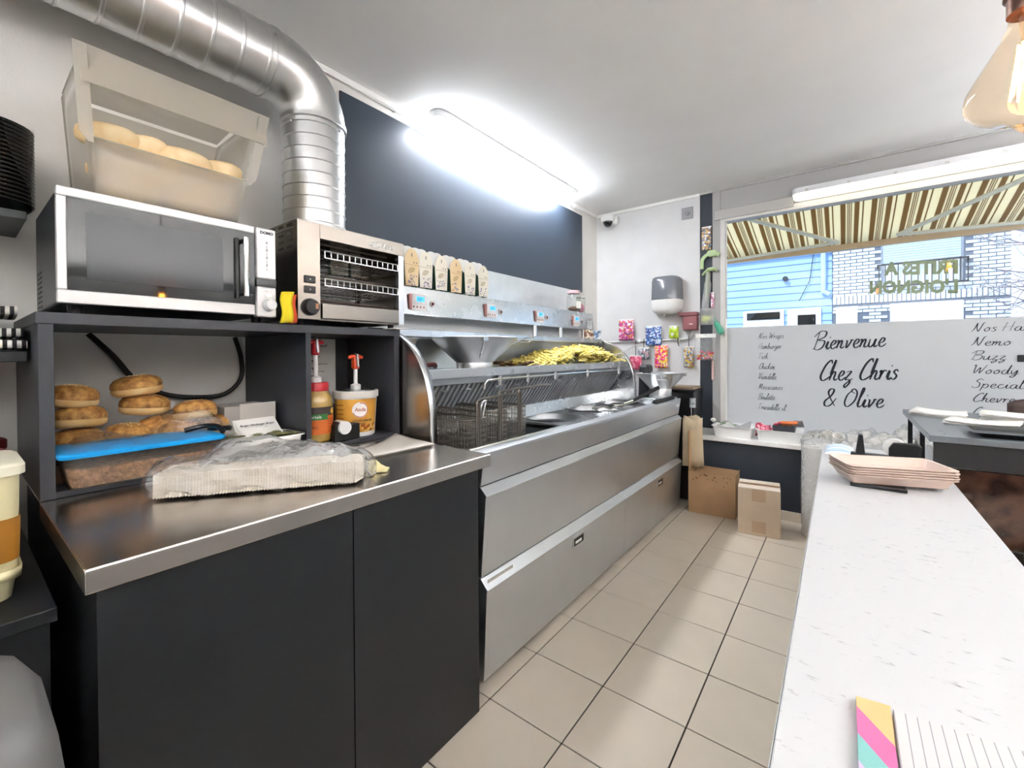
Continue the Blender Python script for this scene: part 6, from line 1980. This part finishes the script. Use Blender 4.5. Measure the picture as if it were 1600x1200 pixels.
# ================================================================== PENDANT BULBS AND ADDED FILL LIGHTS
GLOW = mat('filament', 'ffb347', .4, emit=60)
def pendant(label, x, y, z, S=1.0):
    """z = height of the widest part of the bulb"""
    t = thing('pendant_bulb', label, 'lamp', (x, y, z), 0, 'hanging filament bulbs')
    prof = [(.002, -.064), (.03, -.033), (.052, -.028), (.068, -.018), (.078, -.004), (.081, .01), (.078, .026), (.066, .05), (.048, .082), (.034, .108), (.026, .128), (.024, .145), (.024, .155)]
    prof = [(r_ * S, h_ * S) for r_, h_ in prof]
    MB().lathe(prof, (x, y, z), 40, cap=False).build('glass', 'amber_glass', t, smooth=True, angle=80)
    MB().lathe([(r_, h_ - .155 + .155 * S) for r_, h_ in [(.019, .150), (.019, .17), (.022, .172), (.022, .18), (.019, .182), (.019, .19), (.024, .195), (.024, .235), (.014, .245)]], (x, y, z), 20).build('socket', mat('copper_socket', '8a6a5c', .3, .8), t, smooth=True)
    MB().tube([(x, y, z + .085 + .155 * S), (x, y, CE - .02)], .004, 6).build('cord', 'rubber', t)
    MB().lathe([(.05, CE - .02), (.05, CE - .001)], (x, y, 0), 20).build('ceiling_rose', 'anthracite', t, smooth=True)
    MB().tube([(x, y, z + .155 * S), (x, y, z + .07 * S)], [.010, .004], 8).build('glass_stem', 'amber_glass', t, smooth=True)
    fl_ = MB()
    n_ = 8
    for k in range(n_):
        a0, a1 = 2 * math.pi * k / n_, 2 * math.pi * (k + .5) / n_
        fl_.tube([(x + .012 * S * math.cos(a0), y + .012 * S * math.sin(a0), z + .095 * S), (x + .022 * S * math.cos(a1), y + .022 * S * math.sin(a1), z + .005 * S), (x + .012 * S * math.cos(a1 + .4), y + .012 * S * math.sin(a1 + .4), z + .09 * S)], .0014, 5)
    fl_.build('filament', GLOW, t)
    return t
pendant('large amber filament bulb hanging at the upper right corner', 2.257, .803, 1.566, .70)
pendant('amber filament bulb hanging over the black display counter', 2.95, 2.03, 2.10)  # out of view; placed from the oven's reflection, added to brighten the room
def fill_uplighter(label, c, length, axis, e):  # lamps added outside the view to raise the interior brightness
    """linear lamp hung from the ceiling: a tube lying in an open white trough, shining up"""
    t = thing('uplighter', label, 'lamp', c, 0, 'hanging uplighters')
    L = length / 2
    d_ = Vector((1, 0, 0)) if axis == 'x' else Vector((0, 1, 0))
    s_ = Vector((0, 1, 0)) if axis == 'x' else Vector((1, 0, 0))
    c = Vector(c)
    MB().tube([c - d_ * L, c + d_ * L], .02, 10).build('tube', mat('glow_tube_%g' % e, 'f8f9ff', .4, emit=e), t)
    sec = [(.09 * math.cos(R(a)), .03 + .07 * math.sin(R(a))) for a in range(180, 361, 15)]
    MB().grid(lambda u, v: tuple(c + d_ * (L + .04) * (2 * u - 1) + s_ * sec[round(v * 12)][0] + Vector((0, 0, sec[round(v * 12)][1]))), 1, 12).build('trough', 'white_plastic', t, smooth=True, solid=.004)
    for s in (-1, 1):
        q = c + d_ * (L * .8 * s)
        MB().tube([q + Vector((0, 0, -.03)), (q.x, q.y, CE)], .002, 5).build('hanger', 'steel', t)
    return t
fill_uplighter('white trough uplighter hanging along the back wall', (2.3, -1.62, 2.0), 2.4, 'x', 90)
fill_uplighter('white trough uplighter hanging by the right wall, nearest the back', (4.25, -.7, 2.0), 1.7, 'y', 90)
fill_uplighter('white trough uplighter hanging by the right wall, in the middle', (4.25, 1.3, 2.0), 1.7, 'y', 90)
fill_uplighter('white trough uplighter hanging by the right wall, nearest the window', (4.1, 3.2, 2.0), 1.5, 'y', 90)
